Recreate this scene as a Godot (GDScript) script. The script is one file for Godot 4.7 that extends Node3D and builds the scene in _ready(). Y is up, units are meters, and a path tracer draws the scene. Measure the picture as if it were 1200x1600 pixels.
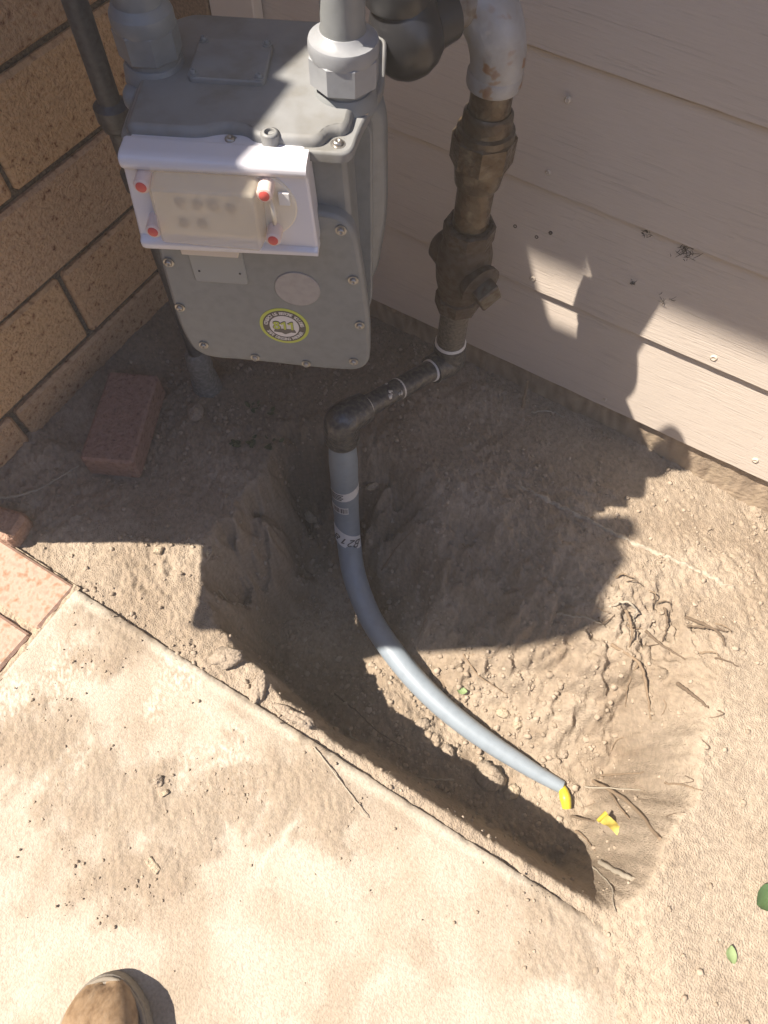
extends Node3D
# A gas meter in the corner of a block wall and a lap-sided house wall, with a dug pit round its riser.
# x runs along the siding, z comes out of it, the block wall is the plane x = 0; y is up, metres.

var rng := RandomNumberGenerator.new()
var used := {}
var nz := {}

# ------------------------------------------------------------------ mesh buffer
class MB:
	var v := PackedVector3Array()
	var n := PackedVector3Array()
	var uv := PackedVector2Array()
	var c := PackedColorArray()
	var ix := PackedInt32Array()

	# rows of equal length; centres (one per row) or up decide which side is outside
	func grid(rows: Array, wrap: bool, col := Color.WHITE, centres = null, cols = null, uvs = null):
		var b := v.size()
		var nr := rows.size()
		var nc: int = rows[0].size()
		for r in nr:
			v.append_array(rows[r])
			if cols != null:
				c.append_array(cols[r])
			if uvs != null:
				uv.append_array(uvs[r])
		if cols == null:
			for k in nr * nc:
				c.append(col)
		if uvs == null:
			for r in nr:
				for k in nc:
					uv.append(Vector2(float(k) / nc, float(r) / nr))
		var acc := PackedVector3Array()
		acc.resize(nr * nc)
		var tri := PackedInt32Array()
		var last := nc if wrap else nc - 1
		for r in nr - 1:
			for k in last:
				var k2 := (k + 1) % nc
				var a := r * nc + k
				var d := r * nc + k2
				var e := a + nc
				var f := d + nc
				tri.append(a); tri.append(e); tri.append(f)
				tri.append(a); tri.append(f); tri.append(d)
				var pa := v[b + a]
				var n1 := (v[b + f] - pa).cross(v[b + e] - pa)
				var n2 := (v[b + d] - pa).cross(v[b + f] - pa)
				acc[a] += n1 + n2
				acc[e] += n1
				acc[f] += n1 + n2
				acc[d] += n2
		var side := 0.0
		for r in nr:
			for k in nc:
				if centres != null:
					side += acc[r * nc + k].dot(v[b + r * nc + k] - centres[r])
				else:
					side += acc[r * nc + k].y
		var s := 1.0 if side >= 0.0 else -1.0
		for k in nr * nc:
			n.append((acc[k] * s).normalized() if acc[k].length_squared() > 0.0 else Vector3.UP)
		for t in range(0, tri.size(), 3):
			ix.append(b + tri[t])
			if s > 0.0:
				ix.append(b + tri[t + 1]); ix.append(b + tri[t + 2])
			else:
				ix.append(b + tri[t + 2]); ix.append(b + tri[t + 1])

	# a flat convex polygon facing away from a point
	func poly(pts: Array, away: Vector3, col := Color.WHITE):
		var m := Vector3.ZERO
		for p in pts:
			m += p
		m /= pts.size()
		var nn := Vector3.ZERO
		for k in pts.size():
			nn += (pts[k] - m).cross(pts[(k + 1) % pts.size()] - m)
		nn = nn.normalized()
		var q: Array = pts.duplicate()
		if nn.dot(m - away) < 0.0:
			nn = -nn
		else:
			q.reverse()
		var b := v.size()
		for p in q:
			v.append(p); n.append(nn); c.append(col); uv.append(Vector2(p.x, p.y))
		for k in range(1, q.size() - 1):
			ix.append(b); ix.append(b + k); ix.append(b + k + 1)

	# chamfered box
	func box(size: Vector3, at: Transform3D, bev: float, col := Color.WHITE):
		var h := size / 2.0
		var g := Vector3(h.x - bev, h.y - bev, h.z - bev)
		var o := at.origin
		var X = func(a, b, d): return at * Vector3(a * h.x, b * g.y, d * g.z)
		var Y = func(a, b, d): return at * Vector3(a * g.x, b * h.y, d * g.z)
		var Z = func(a, b, d): return at * Vector3(a * g.x, b * g.y, d * h.z)
		for s in [-1, 1]:
			poly([X.call(s, -1, -1), X.call(s, 1, -1), X.call(s, 1, 1), X.call(s, -1, 1)], o, col)
			poly([Y.call(-1, s, -1), Y.call(1, s, -1), Y.call(1, s, 1), Y.call(-1, s, 1)], o, col)
			poly([Z.call(-1, -1, s), Z.call(1, -1, s), Z.call(1, 1, s), Z.call(-1, 1, s)], o, col)
			for t in [-1, 1]:
				poly([X.call(s, t, -1), X.call(s, t, 1), Y.call(s, t, 1), Y.call(s, t, -1)], o, col)
				poly([X.call(s, -1, t), X.call(s, 1, t), Z.call(s, 1, t), Z.call(s, -1, t)], o, col)
				poly([Y.call(-1, s, t), Y.call(1, s, t), Z.call(1, s, t), Z.call(-1, s, t)], o, col)
				for u in [-1, 1]:
					poly([X.call(s, t, u), Y.call(s, t, u), Z.call(s, t, u)], o, col)

	# profile: Vector2(radius, height) along local y; equal neighbours make a hard edge
	func lathe(profile: Array, at := Transform3D(), seg := 28, col := Color.WHITE, squash := Vector2.ONE):
		var rows := []
		var ce := []
		var mid := 0.0
		for p in profile:
			mid += p.y / profile.size()
		for p in profile:
			var row := PackedVector3Array()
			for k in seg:
				var a := TAU * k / seg
				row.append(at * Vector3(cos(a) * p.x * squash.x, p.y, sin(a) * p.x * squash.y))
			rows.append(row)
			ce.append(at * Vector3(0, lerpf(p.y, mid, 0.5), 0))
		grid(rows, true, col, ce)

	# faceted nut along local y
	func nut(sides: int, r: float, y0: float, y1: float, bev: float, at := Transform3D(), col := Color.WHITE):
		var o := at * Vector3(0, (y0 + y1) / 2.0, 0)
		var P = func(k, rr, y): return at * Vector3(cos(TAU * (k + 0.5) / sides) * rr, y, sin(TAU * (k + 0.5) / sides) * rr)
		var lv := [[r - bev, y0], [r, y0 + bev * 0.7], [r, y1 - bev * 0.7], [r - bev, y1]]
		for k in sides:
			for l in 3:
				poly([P.call(k, lv[l][0], lv[l][1]), P.call(k + 1, lv[l][0], lv[l][1]), P.call(k + 1, lv[l + 1][0], lv[l + 1][1]), P.call(k, lv[l + 1][0], lv[l + 1][1])], o, col)
		for e in [lv[0], lv[3]]:
			var cap := []
			for k in sides:
				cap.append(P.call(k, e[0], e[1]))
			poly(cap, o, col)

	# round tube through points with a radius at each
	func tube(path: PackedVector3Array, radii: Array, seg := 16, caps := true, col := Color.WHITE, cols = null):
		var rows := []
		var ce := []
		var cc := []
		var t0 := (path[1] - path[0]).normalized()
		var side := t0.cross(Vector3.UP if absf(t0.y) < 0.9 else Vector3.RIGHT).normalized()
		for k in path.size():
			var t := (path[mini(k + 1, path.size() - 1)] - path[maxi(k - 1, 0)]).normalized()
			side = (side - t * side.dot(t)).normalized()
			var w := t.cross(side)
			var row := PackedVector3Array()
			var rc := PackedColorArray()
			for s in seg:
				var a := TAU * s / seg
				row.append(path[k] + (side * cos(a) + w * sin(a)) * radii[k])
				if cols != null:
					rc.append(cols[k])
			rows.append(row); ce.append(path[k]); cc.append(rc)
		grid(rows, true, col, ce, cc if cols != null else null)
		if caps:
			for e in [0, rows.size() - 1]:
				var inner: int = 1 if e == 0 else rows.size() - 2
				if radii[e] > 0.0004:
					poly(Array(rows[e]), path[inner], cols[e] if cols != null else col)

	# outline (x, y) pushed from z0 to z1 with a rounded front edge
	func slab(outline: PackedVector2Array, z0: float, z1: float, bev: float, at := Transform3D(), col := Color.WHITE, taper := 0.0):
		var nrm := []
		var m := outline.size()
		var area := 0.0
		for k in m:
			area += outline[k].cross(outline[(k + 1) % m])
		var sg := 1.0 if area > 0.0 else -1.0
		for k in m:
			var d := (outline[(k + 1) % m] - outline[(k - 1 + m) % m]).normalized()
			nrm.append(Vector2(d.y, -d.x) * sg)
		var lv := [[taper, z0], [0.0, z1 - bev], [bev * 0.3, z1 - bev * 0.3], [bev, z1]]
		var rows := []
		var ce := []
		for l in lv:
			var row := PackedVector3Array()
			var cen := Vector2.ZERO
			for k in m:
				var q: Vector2 = outline[k] - nrm[k] * l[0]
				cen += q / m
				row.append(at * Vector3(q.x, q.y, l[1]))
			rows.append(row); ce.append(at * Vector3(cen.x, cen.y, l[1] if l[1] < z1 - bev * 0.5 else z1 - bev * 1.5))
		grid(rows, true, col, ce)
		for e in [[rows[3], 1.0, bev], [rows[0], -1.0, taper]]:
			var flat := PackedVector2Array()
			for k in m:
				flat.append(outline[k] - nrm[k] * e[2])
			var tr := Geometry2D.triangulate_polygon(flat)
			if tr.size() == 0:
				for k in range(1, m - 1):
					tr.append(0); tr.append(k); tr.append(k + 1)
			var b := v.size()
			var nn: Vector3 = (at.basis * Vector3(0, 0, e[1])).normalized()
			for k in m:
				v.append(e[0][k]); n.append(nn); c.append(col); uv.append(flat[k])
			for t in range(0, tr.size(), 3):
				var pa: Vector3 = e[0][tr[t]]
				var f: Vector3 = (e[0][tr[t + 2]] - pa).cross(e[0][tr[t + 1]] - pa)
				ix.append(b + tr[t])
				if f.dot(nn) > 0.0:
					ix.append(b + tr[t + 1]); ix.append(b + tr[t + 2])
				else:
					ix.append(b + tr[t + 2]); ix.append(b + tr[t + 1])

	func take(mesh_arrays: Array, at: Transform3D, warp = null, col := Color.WHITE):
		var b := v.size()
		var vs: PackedVector3Array = mesh_arrays[Mesh.ARRAY_VERTEX]
		var ns: PackedVector3Array = mesh_arrays[Mesh.ARRAY_NORMAL]
		for k in vs.size():
			var p := at * vs[k]
			var q := (at.basis * ns[k]).normalized()
			if warp != null:
				var p2: Vector3 = warp.call(p)
				q = (warp.call(p + q * 0.0005) - p2).normalized()
				p = p2
			v.append(p); n.append(q); c.append(col); uv.append(Vector2.ZERO)
		for k in mesh_arrays[Mesh.ARRAY_INDEX]:
			ix.append(b + k)

	func mesh(mat: Material) -> ArrayMesh:
		var a := []
		a.resize(Mesh.ARRAY_MAX)
		a[Mesh.ARRAY_VERTEX] = v
		a[Mesh.ARRAY_NORMAL] = n
		a[Mesh.ARRAY_TEX_UV] = uv
		a[Mesh.ARRAY_COLOR] = c
		a[Mesh.ARRAY_INDEX] = ix
		var am := ArrayMesh.new()
		am.add_surface_from_arrays(Mesh.PRIMITIVE_TRIANGLES, a)
		am.surface_set_material(0, mat)
		return am

# ------------------------------------------------------------------ scene tree helpers
func numbered(called: String) -> String:
	if not used.has(called):
		used[called] = 0
		return called
	used[called] += 1
	return "%s_%03d" % [called, used[called]]

func tag(o: Node, label: String, category: String, group := ""):
	o.set_meta("label", label)
	o.set_meta("category", category)
	if group != "":
		o.set_meta("group", group)

func thing(called: String, label: String, category: String, at := Vector3.ZERO, turn := 0.0, group := "") -> Node3D:
	var o := Node3D.new()
	o.name = numbered(called)
	add_child(o)
	o.position = at
	o.rotation.y = turn
	tag(o, label, category, group)
	return o

func put(called: String, mb: MB, mat: Material, parent: Node = null, label := "") -> MeshInstance3D:
	var o := MeshInstance3D.new()
	o.mesh = mb.mesh(mat)
	if parent == null:
		o.name = numbered(called)
		add_child(o)
	else:
		o.name = called
		parent.add_child(o, true)
	if label != "":
		o.set_meta("label", label)
	return o

func lone(called: String, mb: MB, mat: Material, label: String, category: String, at := Vector3.ZERO, group := "") -> MeshInstance3D:
	var o := put(called, mb, mat)
	o.position = at
	tag(o, label, category, group)
	return o

func T(at: Vector3, b := Basis()) -> Transform3D:
	return Transform3D(b, at)

# a basis whose y points along d
func along(d: Vector3) -> Basis:
	var y := d.normalized()
	var x := y.cross(Vector3.UP if absf(y.y) < 0.95 else Vector3.RIGHT).normalized()
	return Basis(x, y, x.cross(y))

func curve(pts: Array, steps: int) -> PackedVector3Array:
	var out := PackedVector3Array()
	for k in pts.size() - 1:
		var p0: Vector3 = pts[maxi(k - 1, 0)]
		var p3: Vector3 = pts[mini(k + 2, pts.size() - 1)]
		for s in steps:
			out.append((pts[k] as Vector3).cubic_interpolate(pts[k + 1], p0, p3, float(s) / steps))
	out.append(pts[pts.size() - 1])
	return out

func ramp(values: Array, count: int) -> Array:
	var out := []
	for k in count:
		var f := float(k) / (count - 1) * (values.size() - 1)
		var a := mini(int(f), values.size() - 2)
		out.append(lerpf(values[a], values[a + 1], f - a))
	return out

func rounded(corners: Array, r: float, steps := 6) -> PackedVector2Array:
	var out := PackedVector2Array()
	var m := corners.size()
	for k in m:
		var p: Vector2 = corners[k]
		var da: Vector2 = (corners[(k - 1 + m) % m] as Vector2) - p
		var db: Vector2 = (corners[(k + 1) % m] as Vector2) - p
		var a: Vector2 = p + da.limit_length(minf(r, da.length() * 0.49))
		var b: Vector2 = p + db.limit_length(minf(r, db.length() * 0.49))
		for s in steps + 1:
			var t := float(s) / steps
			out.append(a.lerp(p, t).lerp(p.lerp(b, t), t))
	return out

func rect(x0: float, y0: float, x1: float, y1: float, r: float, steps := 5) -> PackedVector2Array:
	return rounded([Vector2(x0, y0), Vector2(x1, y0), Vector2(x1, y1), Vector2(x0, y1)], r, steps)

# ------------------------------------------------------------------ noise and materials
func noise(key: String, seed_: int, freq: float, octaves := 4, kind := FastNoiseLite.TYPE_SIMPLEX_SMOOTH) -> FastNoiseLite:
	if not nz.has(key):
		var f := FastNoiseLite.new()
		f.seed = seed_
		f.noise_type = kind
		f.frequency = freq
		f.fractal_octaves = octaves
		nz[key] = f
	return nz[key]

func lin(r: float, g: float, b: float) -> Color:
	return Color(r, g, b).linear_to_srgb()

func tex(f: FastNoiseLite, ramp_: Array, size := 512, normal := 0.0) -> NoiseTexture2D:
	var t := NoiseTexture2D.new()
	t.width = size
	t.height = size
	t.seamless = true
	t.noise = f
	if normal > 0.0:
		t.as_normal_map = true
		t.bump_strength = normal
	if ramp_.size() > 0:
		var g := Gradient.new()
		var off := PackedFloat32Array()
		var co := PackedColorArray()
		for r in ramp_:
			off.append(r[0]); co.append(r[1])
		g.offsets = off
		g.colors = co
		t.color_ramp = g
	return t

func fresh(seed_: int, freq: float, octaves := 4, kind := FastNoiseLite.TYPE_SIMPLEX_SMOOTH) -> FastNoiseLite:
	var f := FastNoiseLite.new()
	f.seed = seed_
	f.noise_type = kind
	f.frequency = freq
	f.fractal_octaves = octaves
	return f

func grey(v: float) -> Color:
	return Color(v, v, v)

func mat(col: Color, rough := 0.8, metal := 0.0, albedo: Texture2D = null, scale := 4.0, normal: Texture2D = null, nscale := 1.0, world := false) -> StandardMaterial3D:
	var m := StandardMaterial3D.new()
	m.albedo_color = col
	m.roughness = rough
	m.metallic = metal
	if albedo != null or normal != null:
		m.uv1_triplanar = true
		m.uv1_world_triplanar = world
		m.uv1_scale = Vector3.ONE * scale
	if albedo != null:
		m.albedo_texture = albedo
	if normal != null:
		m.normal_enabled = true
		m.normal_texture = normal
		m.normal_scale = nscale
	return m

func ss(a: float, b: float, x: float) -> float:
	var t := clampf((x - a) / (b - a), 0.0, 1.0)
	return t * t * (3.0 - 2.0 * t)

# ------------------------------------------------------------------ the ground
func level(x: float, z: float) -> float:
	var b := -0.012 - 0.04 * clampf((x - 0.9) / 0.4, 0.0, 1.0) * (1.0 - ss(0.0, 0.2, z))
	b += 0.03 * ss(1.08, 1.30, x - 0.8 * (z - 0.75)) * ss(0.2, 0.4, z)
	b += 0.03 * (1.0 - ss(0.0, 0.1, x))
	return b

func dug(x: float, z: float) -> float:
	var e: float = noise("rim", 3, 9.0, 4).get_noise_2d(x, z) * 0.035
	var xl := 0.38 + 0.14 * ss(0.58, 0.74, z) - 0.02 * ss(0.5, 0.3, z) + e
	var sl := ss(0.0, 0.11, x - xl)
	var zf := 0.712 + 0.03 * ss(0.55, 0.75, x) + e * 0.35 * (1.0 - ss(0.7, 0.9, x))
	var sf := ss(0.0, 0.055, zf - z)
	var xr := 1.235 - 0.03 * ss(0.35, 0.2, z) - 0.03 * ss(0.6, 0.75, z) + e * 0.5
	var sr := ss(0.0, 0.13 - 0.065 * ss(0.38, 0.5, z), xr - x)
	var t := ss(0.5, 1.0, x)
	var zn := 0.26 - 0.04 * t + e
	var sn := ss(0.0, 0.15 + 0.2 * t, z - zn)
	return sl * sf * sr * sn

func height(x: float, z: float) -> float:
	var d := dug(x, z)
	var wall := 4.0 * d * (1.0 - d)
	var r: float = noise("big", 11, 7.0, 3).get_noise_2d(x, z) * 0.010
	var m: float = noise("mid", 12, 32.0, 4).get_noise_2d(x, z)
	var lump: float = noise("lump", 14, 48.0, 2, FastNoiseLite.TYPE_CELLULAR).get_noise_2d(x, z)
	var f: float = noise("fine", 13, 115.0, 2).get_noise_2d(x, z) * 0.0022
	var rough := 0.4 + 0.6 * ss(-0.3, 0.4, noise("where", 15, 4.0, 2).get_noise_2d(x, z))
	rough = maxf(rough, 0.55 * ss(0.1, 0.6, d))
	var calm := 1.0 - 0.8 * ss(1.2, 1.28, x) * ss(0.25, 0.35, z)
	rough *= calm
	var h := level(x, z) - (0.265 + 0.09 * (1.0 - ss(0.60, 0.78, x))) * d + r * (0.5 + d)
	h += rough * (m * 0.0055 + maxf(0.0, -lump - 0.35) * 0.007 + f * 1.1) + f * 0.5 * calm
	h -= 0.022 * exp(-pow((x - 1.10) / 0.075, 2.0) - pow((z - 0.305) / 0.040, 2.0)) * ss(0.1, 0.5, noise("holes", 17, 38.0, 3).get_noise_2d(x, z))
	h += wall * (m * (0.012 - 0.008 * ss(1.05, 1.15, x)) + noise("strata", 16, 20.0, 3).get_noise_2d(x, z) * 0.010 + maxf(0.0, -lump - 0.2) * 0.018)
	return h

func on_ground(x: float, z: float, lift := 0.0) -> Vector3:
	if z > 0.757 and x > 0.257 and x < 1.12:
		return Vector3(x, 0.001 + lift, z)
	return Vector3(x, height(x, z) + lift, z)

func build_ground():
	var x0 := -0.02
	var z0 := -0.03
	var st := 0.0034
	var nx := 554
	var nzc := 568
	var rows := []
	var cols := []
	var dn := noise("dust", 21, 5.0, 4)
	var dk := noise("damp", 22, 11.0, 4)
	var sp := noise("speck", 23, 160.0, 2)
	for k in nzc:
		var z := z0 + k * st
		var row := PackedVector3Array()
		var rc := PackedColorArray()
		for i in nx:
			var x := x0 + i * st
			row.append(Vector3(x, height(x, z), z))
			var d := dug(x, z)
			var dust: float = clampf(0.55 + dn.get_noise_2d(x, z) * 0.9 - 0.25 * d, 0.0, 1.0)
			dust = lerpf(dust, 0.95, ss(1.18, 1.27, x) * ss(0.2, 0.34, z) * (1.0 - ss(1.0, 1.25, z)))
			var co := Color(0.315, 0.250, 0.186).lerp(Color(0.420, 0.346, 0.268), dust)
			co = co.lerp(Color(0.225, 0.165, 0.112), ss(0.1, 0.6, dk.get_noise_2d(x, z)) * (0.2 + 0.3 * d))
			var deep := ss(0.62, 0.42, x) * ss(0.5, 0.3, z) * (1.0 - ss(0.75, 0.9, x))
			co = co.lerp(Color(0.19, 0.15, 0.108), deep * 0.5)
			co *= 1.0 + 0.16 * sp.get_noise_2d(x, z)
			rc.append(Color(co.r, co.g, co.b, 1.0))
		rows.append(row)
		cols.append(rc)
	var mb := MB.new()
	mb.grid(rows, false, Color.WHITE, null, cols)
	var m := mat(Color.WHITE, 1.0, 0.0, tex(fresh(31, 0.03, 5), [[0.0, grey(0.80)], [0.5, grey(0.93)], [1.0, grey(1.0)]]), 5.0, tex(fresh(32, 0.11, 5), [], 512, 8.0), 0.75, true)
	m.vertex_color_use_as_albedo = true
	m.metallic_specular = 0.15
	var o := put("ground", mb, m)
	o.set_meta("kind", "structure")
	# the yard round it, out to the horizon
	var far := MB.new()
	for q in [[-400.0, -400.0, 400.0, z0], [-400.0, z0 + (nzc - 1) * st, 400.0, 400.0], [-400.0, z0, x0, z0 + (nzc - 1) * st], [x0 + (nx - 1) * st, z0, 400.0, z0 + (nzc - 1) * st]]:
		far.poly([Vector3(q[0], -0.03, q[1]), Vector3(q[2], -0.03, q[1]), Vector3(q[2], -0.03, q[3]), Vector3(q[0], -0.03, q[3])], Vector3(0, -9, 0))
	var fo := put("yard_ground", far, mat(lin(0.36, 0.27, 0.18), 1.0, 0.0, tex(fresh(33, 0.02, 5), [[0.0, grey(0.8)], [1.0, grey(1.0)]]), 0.7, null, 1.0, true))
	fo.set_meta("kind", "structure")

var soil_spots := [[0.562, 0.946, 0.055], [0.638, 0.94, 0.06], [0.637, 0.996, 0.05], [0.585, 1.035, 0.05], [0.675, 0.869, 0.055], [0.735, 0.83, 0.06], [0.367, 0.97, 0.06], [0.47, 0.99, 0.06], [0.80, 0.825, 0.04], [0.36, 0.80, 0.05], [1.15, 0.80, 0.06]]

func soil(x: float, z: float) -> float:
	var s := 0.0
	for q in soil_spots:
		var d: float = Vector2(x - q[0], z - q[1]).length() / q[2]
		s = maxf(s, 1.0 - d * 0.52)
	s += noise("soil", 41, 14.0, 4).get_noise_2d(x, z) * 0.55 + noise("soil2", 42, 70.0, 3).get_noise_2d(x, z) * 0.25
	return clampf(s, 0.0, 1.0)

func build_slab():
	var st := 0.004
	var rows := []
	var cols := []
	var cr := noise("crumb", 51, 120.0, 2)
	var wave := noise("wave", 52, 5.0, 3)
	var tone := noise("tone", 53, 7.0, 5)
	var sand := noise("sand", 54, 190.0, 2)
	var where := noise("where2", 55, 6.0, 3)
	var chip := noise("chip", 56, 30.0, 4)
	rng.seed = 15
	var nx := 300
	var nzc := 290
	for k in range(-3, nzc):
		var row := PackedVector3Array()
		var rc := PackedColorArray()
		for i in range(-1, nx):
			var x := 0.257 + maxi(i, 0) * st
			var z := 0.757 + maxi(k, 0) * st
			var s := soil(x, z)
			var w := ss(-0.15, 0.45, where.get_noise_2d(x, z)) * (1.0 - ss(0.8, 1.05, z + 0.5 * (x - 0.6)))
			var y: float = wave.get_noise_2d(x, z) * 0.0025 + s * s * (0.004 + 0.0022 * cr.get_noise_2d(x, z)) + cr.get_noise_2d(x, z) * 0.0006
			var edge := z - 0.757
			if k >= 0:
				y -= 0.004 * exp(-edge / 0.004) * (1.0 + 1.5 * maxf(chip.get_noise_1d(x), 0.0))
				y -= 0.0016 * exp(-pow((edge - 0.018) / 0.004, 2.0))
			if k < 0:
				z += chip.get_noise_2d(x, 3.0) * 0.004 - 0.001 + (0.001 if k == -1 else -0.001)
				y -= [0.13, 0.02, 0.006][k + 3]
			if i < 0:
				y -= 0.06
			row.append(Vector3(x, y, z))
			var co := Color(0.405, 0.345, 0.275).lerp(Color(0.475, 0.42, 0.35), clampf(0.5 + tone.get_noise_2d(x, z) * 1.3, 0.0, 1.0))
			co = co.lerp(Color(0.36, 0.295, 0.228), ss(0.05, 0.5, tone.get_noise_2d(z + 7.0, x)) * 0.75)
			var sn: float = sand.get_noise_2d(x, z) * 0.25 + rng.randf_range(-0.33, 0.33)
			co = co.lerp(Color(0.58, 0.535, 0.46), w * ss(-0.02, 0.25, sn))
			co = co.lerp(Color(0.32, 0.25, 0.175), w * ss(0.0, -0.3, sn) * 0.6)
			co = co.lerp(Color(0.50, 0.455, 0.375), exp(-pow((edge - 0.008) / 0.007, 2.0)) * 0.6)
			var soilc := Color(0.285, 0.225, 0.166) * (1.0 + 0.22 * cr.get_noise_2d(x + 3.0, z))
			co = co.lerp(soilc, maxf(ss(0.08, 0.75, s) * 0.74, 0.05 + 0.3 * tone.get_noise_2d(x * 0.6 + 4.0, z * 0.6)))
			var sc := absf(x - (0.765 - 0.35 * (z - 0.857) + 2.2 * (z - 0.857) * (z - 0.857)) - 0.006 * tone.get_noise_2d(z * 3.0, 2.0))
			co = co.lerp(Color(0.52, 0.475, 0.40), 0.7 * (1.0 - ss(0.002, 0.006, sc)) * ss(0.85, 0.87, z) * (1.0 - ss(0.93, 0.97, z)))
			if k < 0:
				co = co.lerp(Color(0.32, 0.25, 0.18), 0.6)
			rc.append(Color(co.r, co.g, co.b, 1.0))
		rows.append(row)
		cols.append(rc)
	var mb := MB.new()
	mb.grid(rows, false, Color.WHITE, null, cols)
	var m := mat(Color.WHITE, 0.95, 0.0, tex(fresh(61, 0.05, 4), [[0.0, grey(0.86)], [0.6, grey(0.97)], [1.0, grey(1.0)]]), 6.0, tex(fresh(62, 0.09, 4), [], 512, 3.0), 0.8, true)
	m.vertex_color_use_as_albedo = true
	m.metallic_specular = 0.2
	var o := put("concrete_path", mb, m)
	o.set_meta("kind", "structure")

# ------------------------------------------------------------------ block wall
func build_block_wall():
	var w := thing("block_wall", "tan split-face concrete block wall on the left with dark recessed mortar joints", "wall")
	var pits := tex(fresh(71, 0.022, 6), [[0.0, Color(0.52, 0.40, 0.34)], [0.12, Color(0.68, 0.57, 0.50)], [0.24, Color(0.90, 0.85, 0.80)], [0.62, Color(1.0, 0.97, 0.93)], [1.0, Color(0.88, 0.79, 0.71)]])
	var rough := tex(fresh(72, 0.05, 5), [], 512, 9.0)
	var mats := []
	for c in [lin(0.62, 0.455, 0.295), lin(0.57, 0.43, 0.30), lin(0.64, 0.475, 0.30), lin(0.53, 0.405, 0.285)]:
		mats.append(mat(c, 0.95, 0.0, pits, 5.5, rough, 0.9, true))
	var mortar := mat(lin(0.27, 0.225, 0.17), 1.0, 0.0, tex(fresh(73, 0.05, 4), [[0.0, grey(0.6)], [1.0, grey(1.0)]]), 6.0, rough, 1.0, true)
	var tops := [0.085, 0.2315, 0.376, 0.5195, 0.663, 0.808, 0.952, 1.0965, 1.241, 1.3855, 1.530]
	var core := MB.new()
	core.box(Vector3(0.13, 1.60, 0.846), T(Vector3(-0.075, 0.557, 0.384)), 0.002)
	put("mortar", core, mortar, w)
	rng.seed = 5
	for k in tops.size():
		var y1: float = tops[k]
		var y0: float = (tops[k - 1] if k > 0 else -0.24) + 0.010
		var odd := k % 2 == 0
		var joints := [-0.02, 0.18, 0.58, 0.98] if odd else [-0.02, 0.38, 0.78]
		var zend := 0.81
		for j in joints.size():
			var a: float = joints[j] + 0.005
			var b: float = (joints[j + 1] if j + 1 < joints.size() else 2.0) - 0.005
			b = minf(b, zend)
			if k == tops.size() - 1:
				b = minf(b, 0.86)
				a = maxf(a, 0.63)
			if b - a < 0.03:
				continue
			var m := MB.new()
			m.box(Vector3(0.15, y1 - y0, b - a), T(Vector3(-0.075 + rng.randf_range(-0.0015, 0.0015), (y0 + y1) / 2, (a + b) / 2), Basis.from_euler(Vector3(0, rng.randf_range(-0.004, 0.004), rng.randf_range(-0.004, 0.004)))), 0.005)
			put("block", m, mats[(k * 3 + j * 2 + 1) % 4], w)
	# unseen cap pieces on the wall top, sized to fit where its shadow falls
	var cap := MB.new()
	for q in [[0.30, 0.655, 1.3865], [0.745, 0.23, 1.5315]]:
		cap.box(Vector3(0.15, 0.05 if q[2] < 1.5 else 0.043, q[1]), T(Vector3(-0.075, q[2] + (0.026 if q[2] < 1.5 else 0.0225), q[0])), 0.004)
	put("wall_cap", cap, mats[1], w)
	# unseen panel added off frame, cut to throw shade over the soil and pit
	var gt := thing("added_shade_panel", "added unseen panel past the block wall, shaped to cast the shade edge", "shade_panel", Vector3(0.0, 0.0, 0.82))
	var gm := MB.new()
	gm.slab(PackedVector2Array([Vector2(0.05, 0.05), Vector2(0.002, 0.187), Vector2(-0.021, 0.396), Vector2(-0.054, 0.63), Vector2(-0.105, 0.675), Vector2(-0.17, 0.72), Vector2(-0.245, 0.765), Vector2(-0.257, 0.97), Vector2(-0.280, 1.133), Vector2(-0.324, 1.398), Vector2(-0.339, 1.607), Vector2(-0.327, 1.713), Vector2(-0.286, 1.70), Vector2(-0.207, 1.733), Vector2(-0.163, 1.688), Vector2(-0.152, 1.732), Vector2(-0.112, 1.70), Vector2(-0.105, 1.592), Vector2(-0.04, 1.584), Vector2(0.05, 1.56)]), 0.006, 0.024, 0.002, T(Vector3.ZERO, Basis(Vector3.UP, PI / 2)))
	put("shade_cutout", gm, mat(lin(0.25, 0.17, 0.10), 0.9), gt)

# ------------------------------------------------------------------ house wall
func grain_images() -> Array:
	var h := Image.create(1024, 512, false, Image.FORMAT_RGB8)
	var c := Image.create(1024, 512, false, Image.FORMAT_RGB8)
	var a := fresh(81, 1.0, 4)
	var b := fresh(82, 1.0, 3)
	for y in 512:
		for x in 1024:
			var g := a.get_noise_2d(x * 0.006, y * 0.085)
			var f := b.get_noise_2d(x * 0.02 + 40.0, y * 0.22)
			var band := 0.5 + 0.5 * a.get_noise_2d(x * 0.002 + 90.0, y * 0.012)
			var crack := ss(0.26, 0.42, g) * ss(0.35, 0.6, band)
			var v := clampf(0.62 + g * 0.16 * band + f * 0.10 - crack * 0.16, 0.0, 1.0)
			h.set_pixel(x, y, Color(v, v, v))
			var t := clampf(0.97 + f * 0.025 - crack * 0.035, 0.0, 1.0)
			# brown grime plus lap shadow, both painted into the board colour
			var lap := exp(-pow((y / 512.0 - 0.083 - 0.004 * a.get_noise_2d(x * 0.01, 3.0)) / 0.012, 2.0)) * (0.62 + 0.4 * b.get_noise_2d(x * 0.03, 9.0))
			var grime_and_shade := Color(1, 1, 1).lerp(Color(0.25, 0.19, 0.145), clampf(lap, 0.0, 1.0))
			c.set_pixel(x, y, Color(t, t * 0.985, t * 0.965) * grime_and_shade)
	h.bump_map_to_normal_map(6.0)
	return [ImageTexture.create_from_image(h), ImageTexture.create_from_image(c)]

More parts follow.
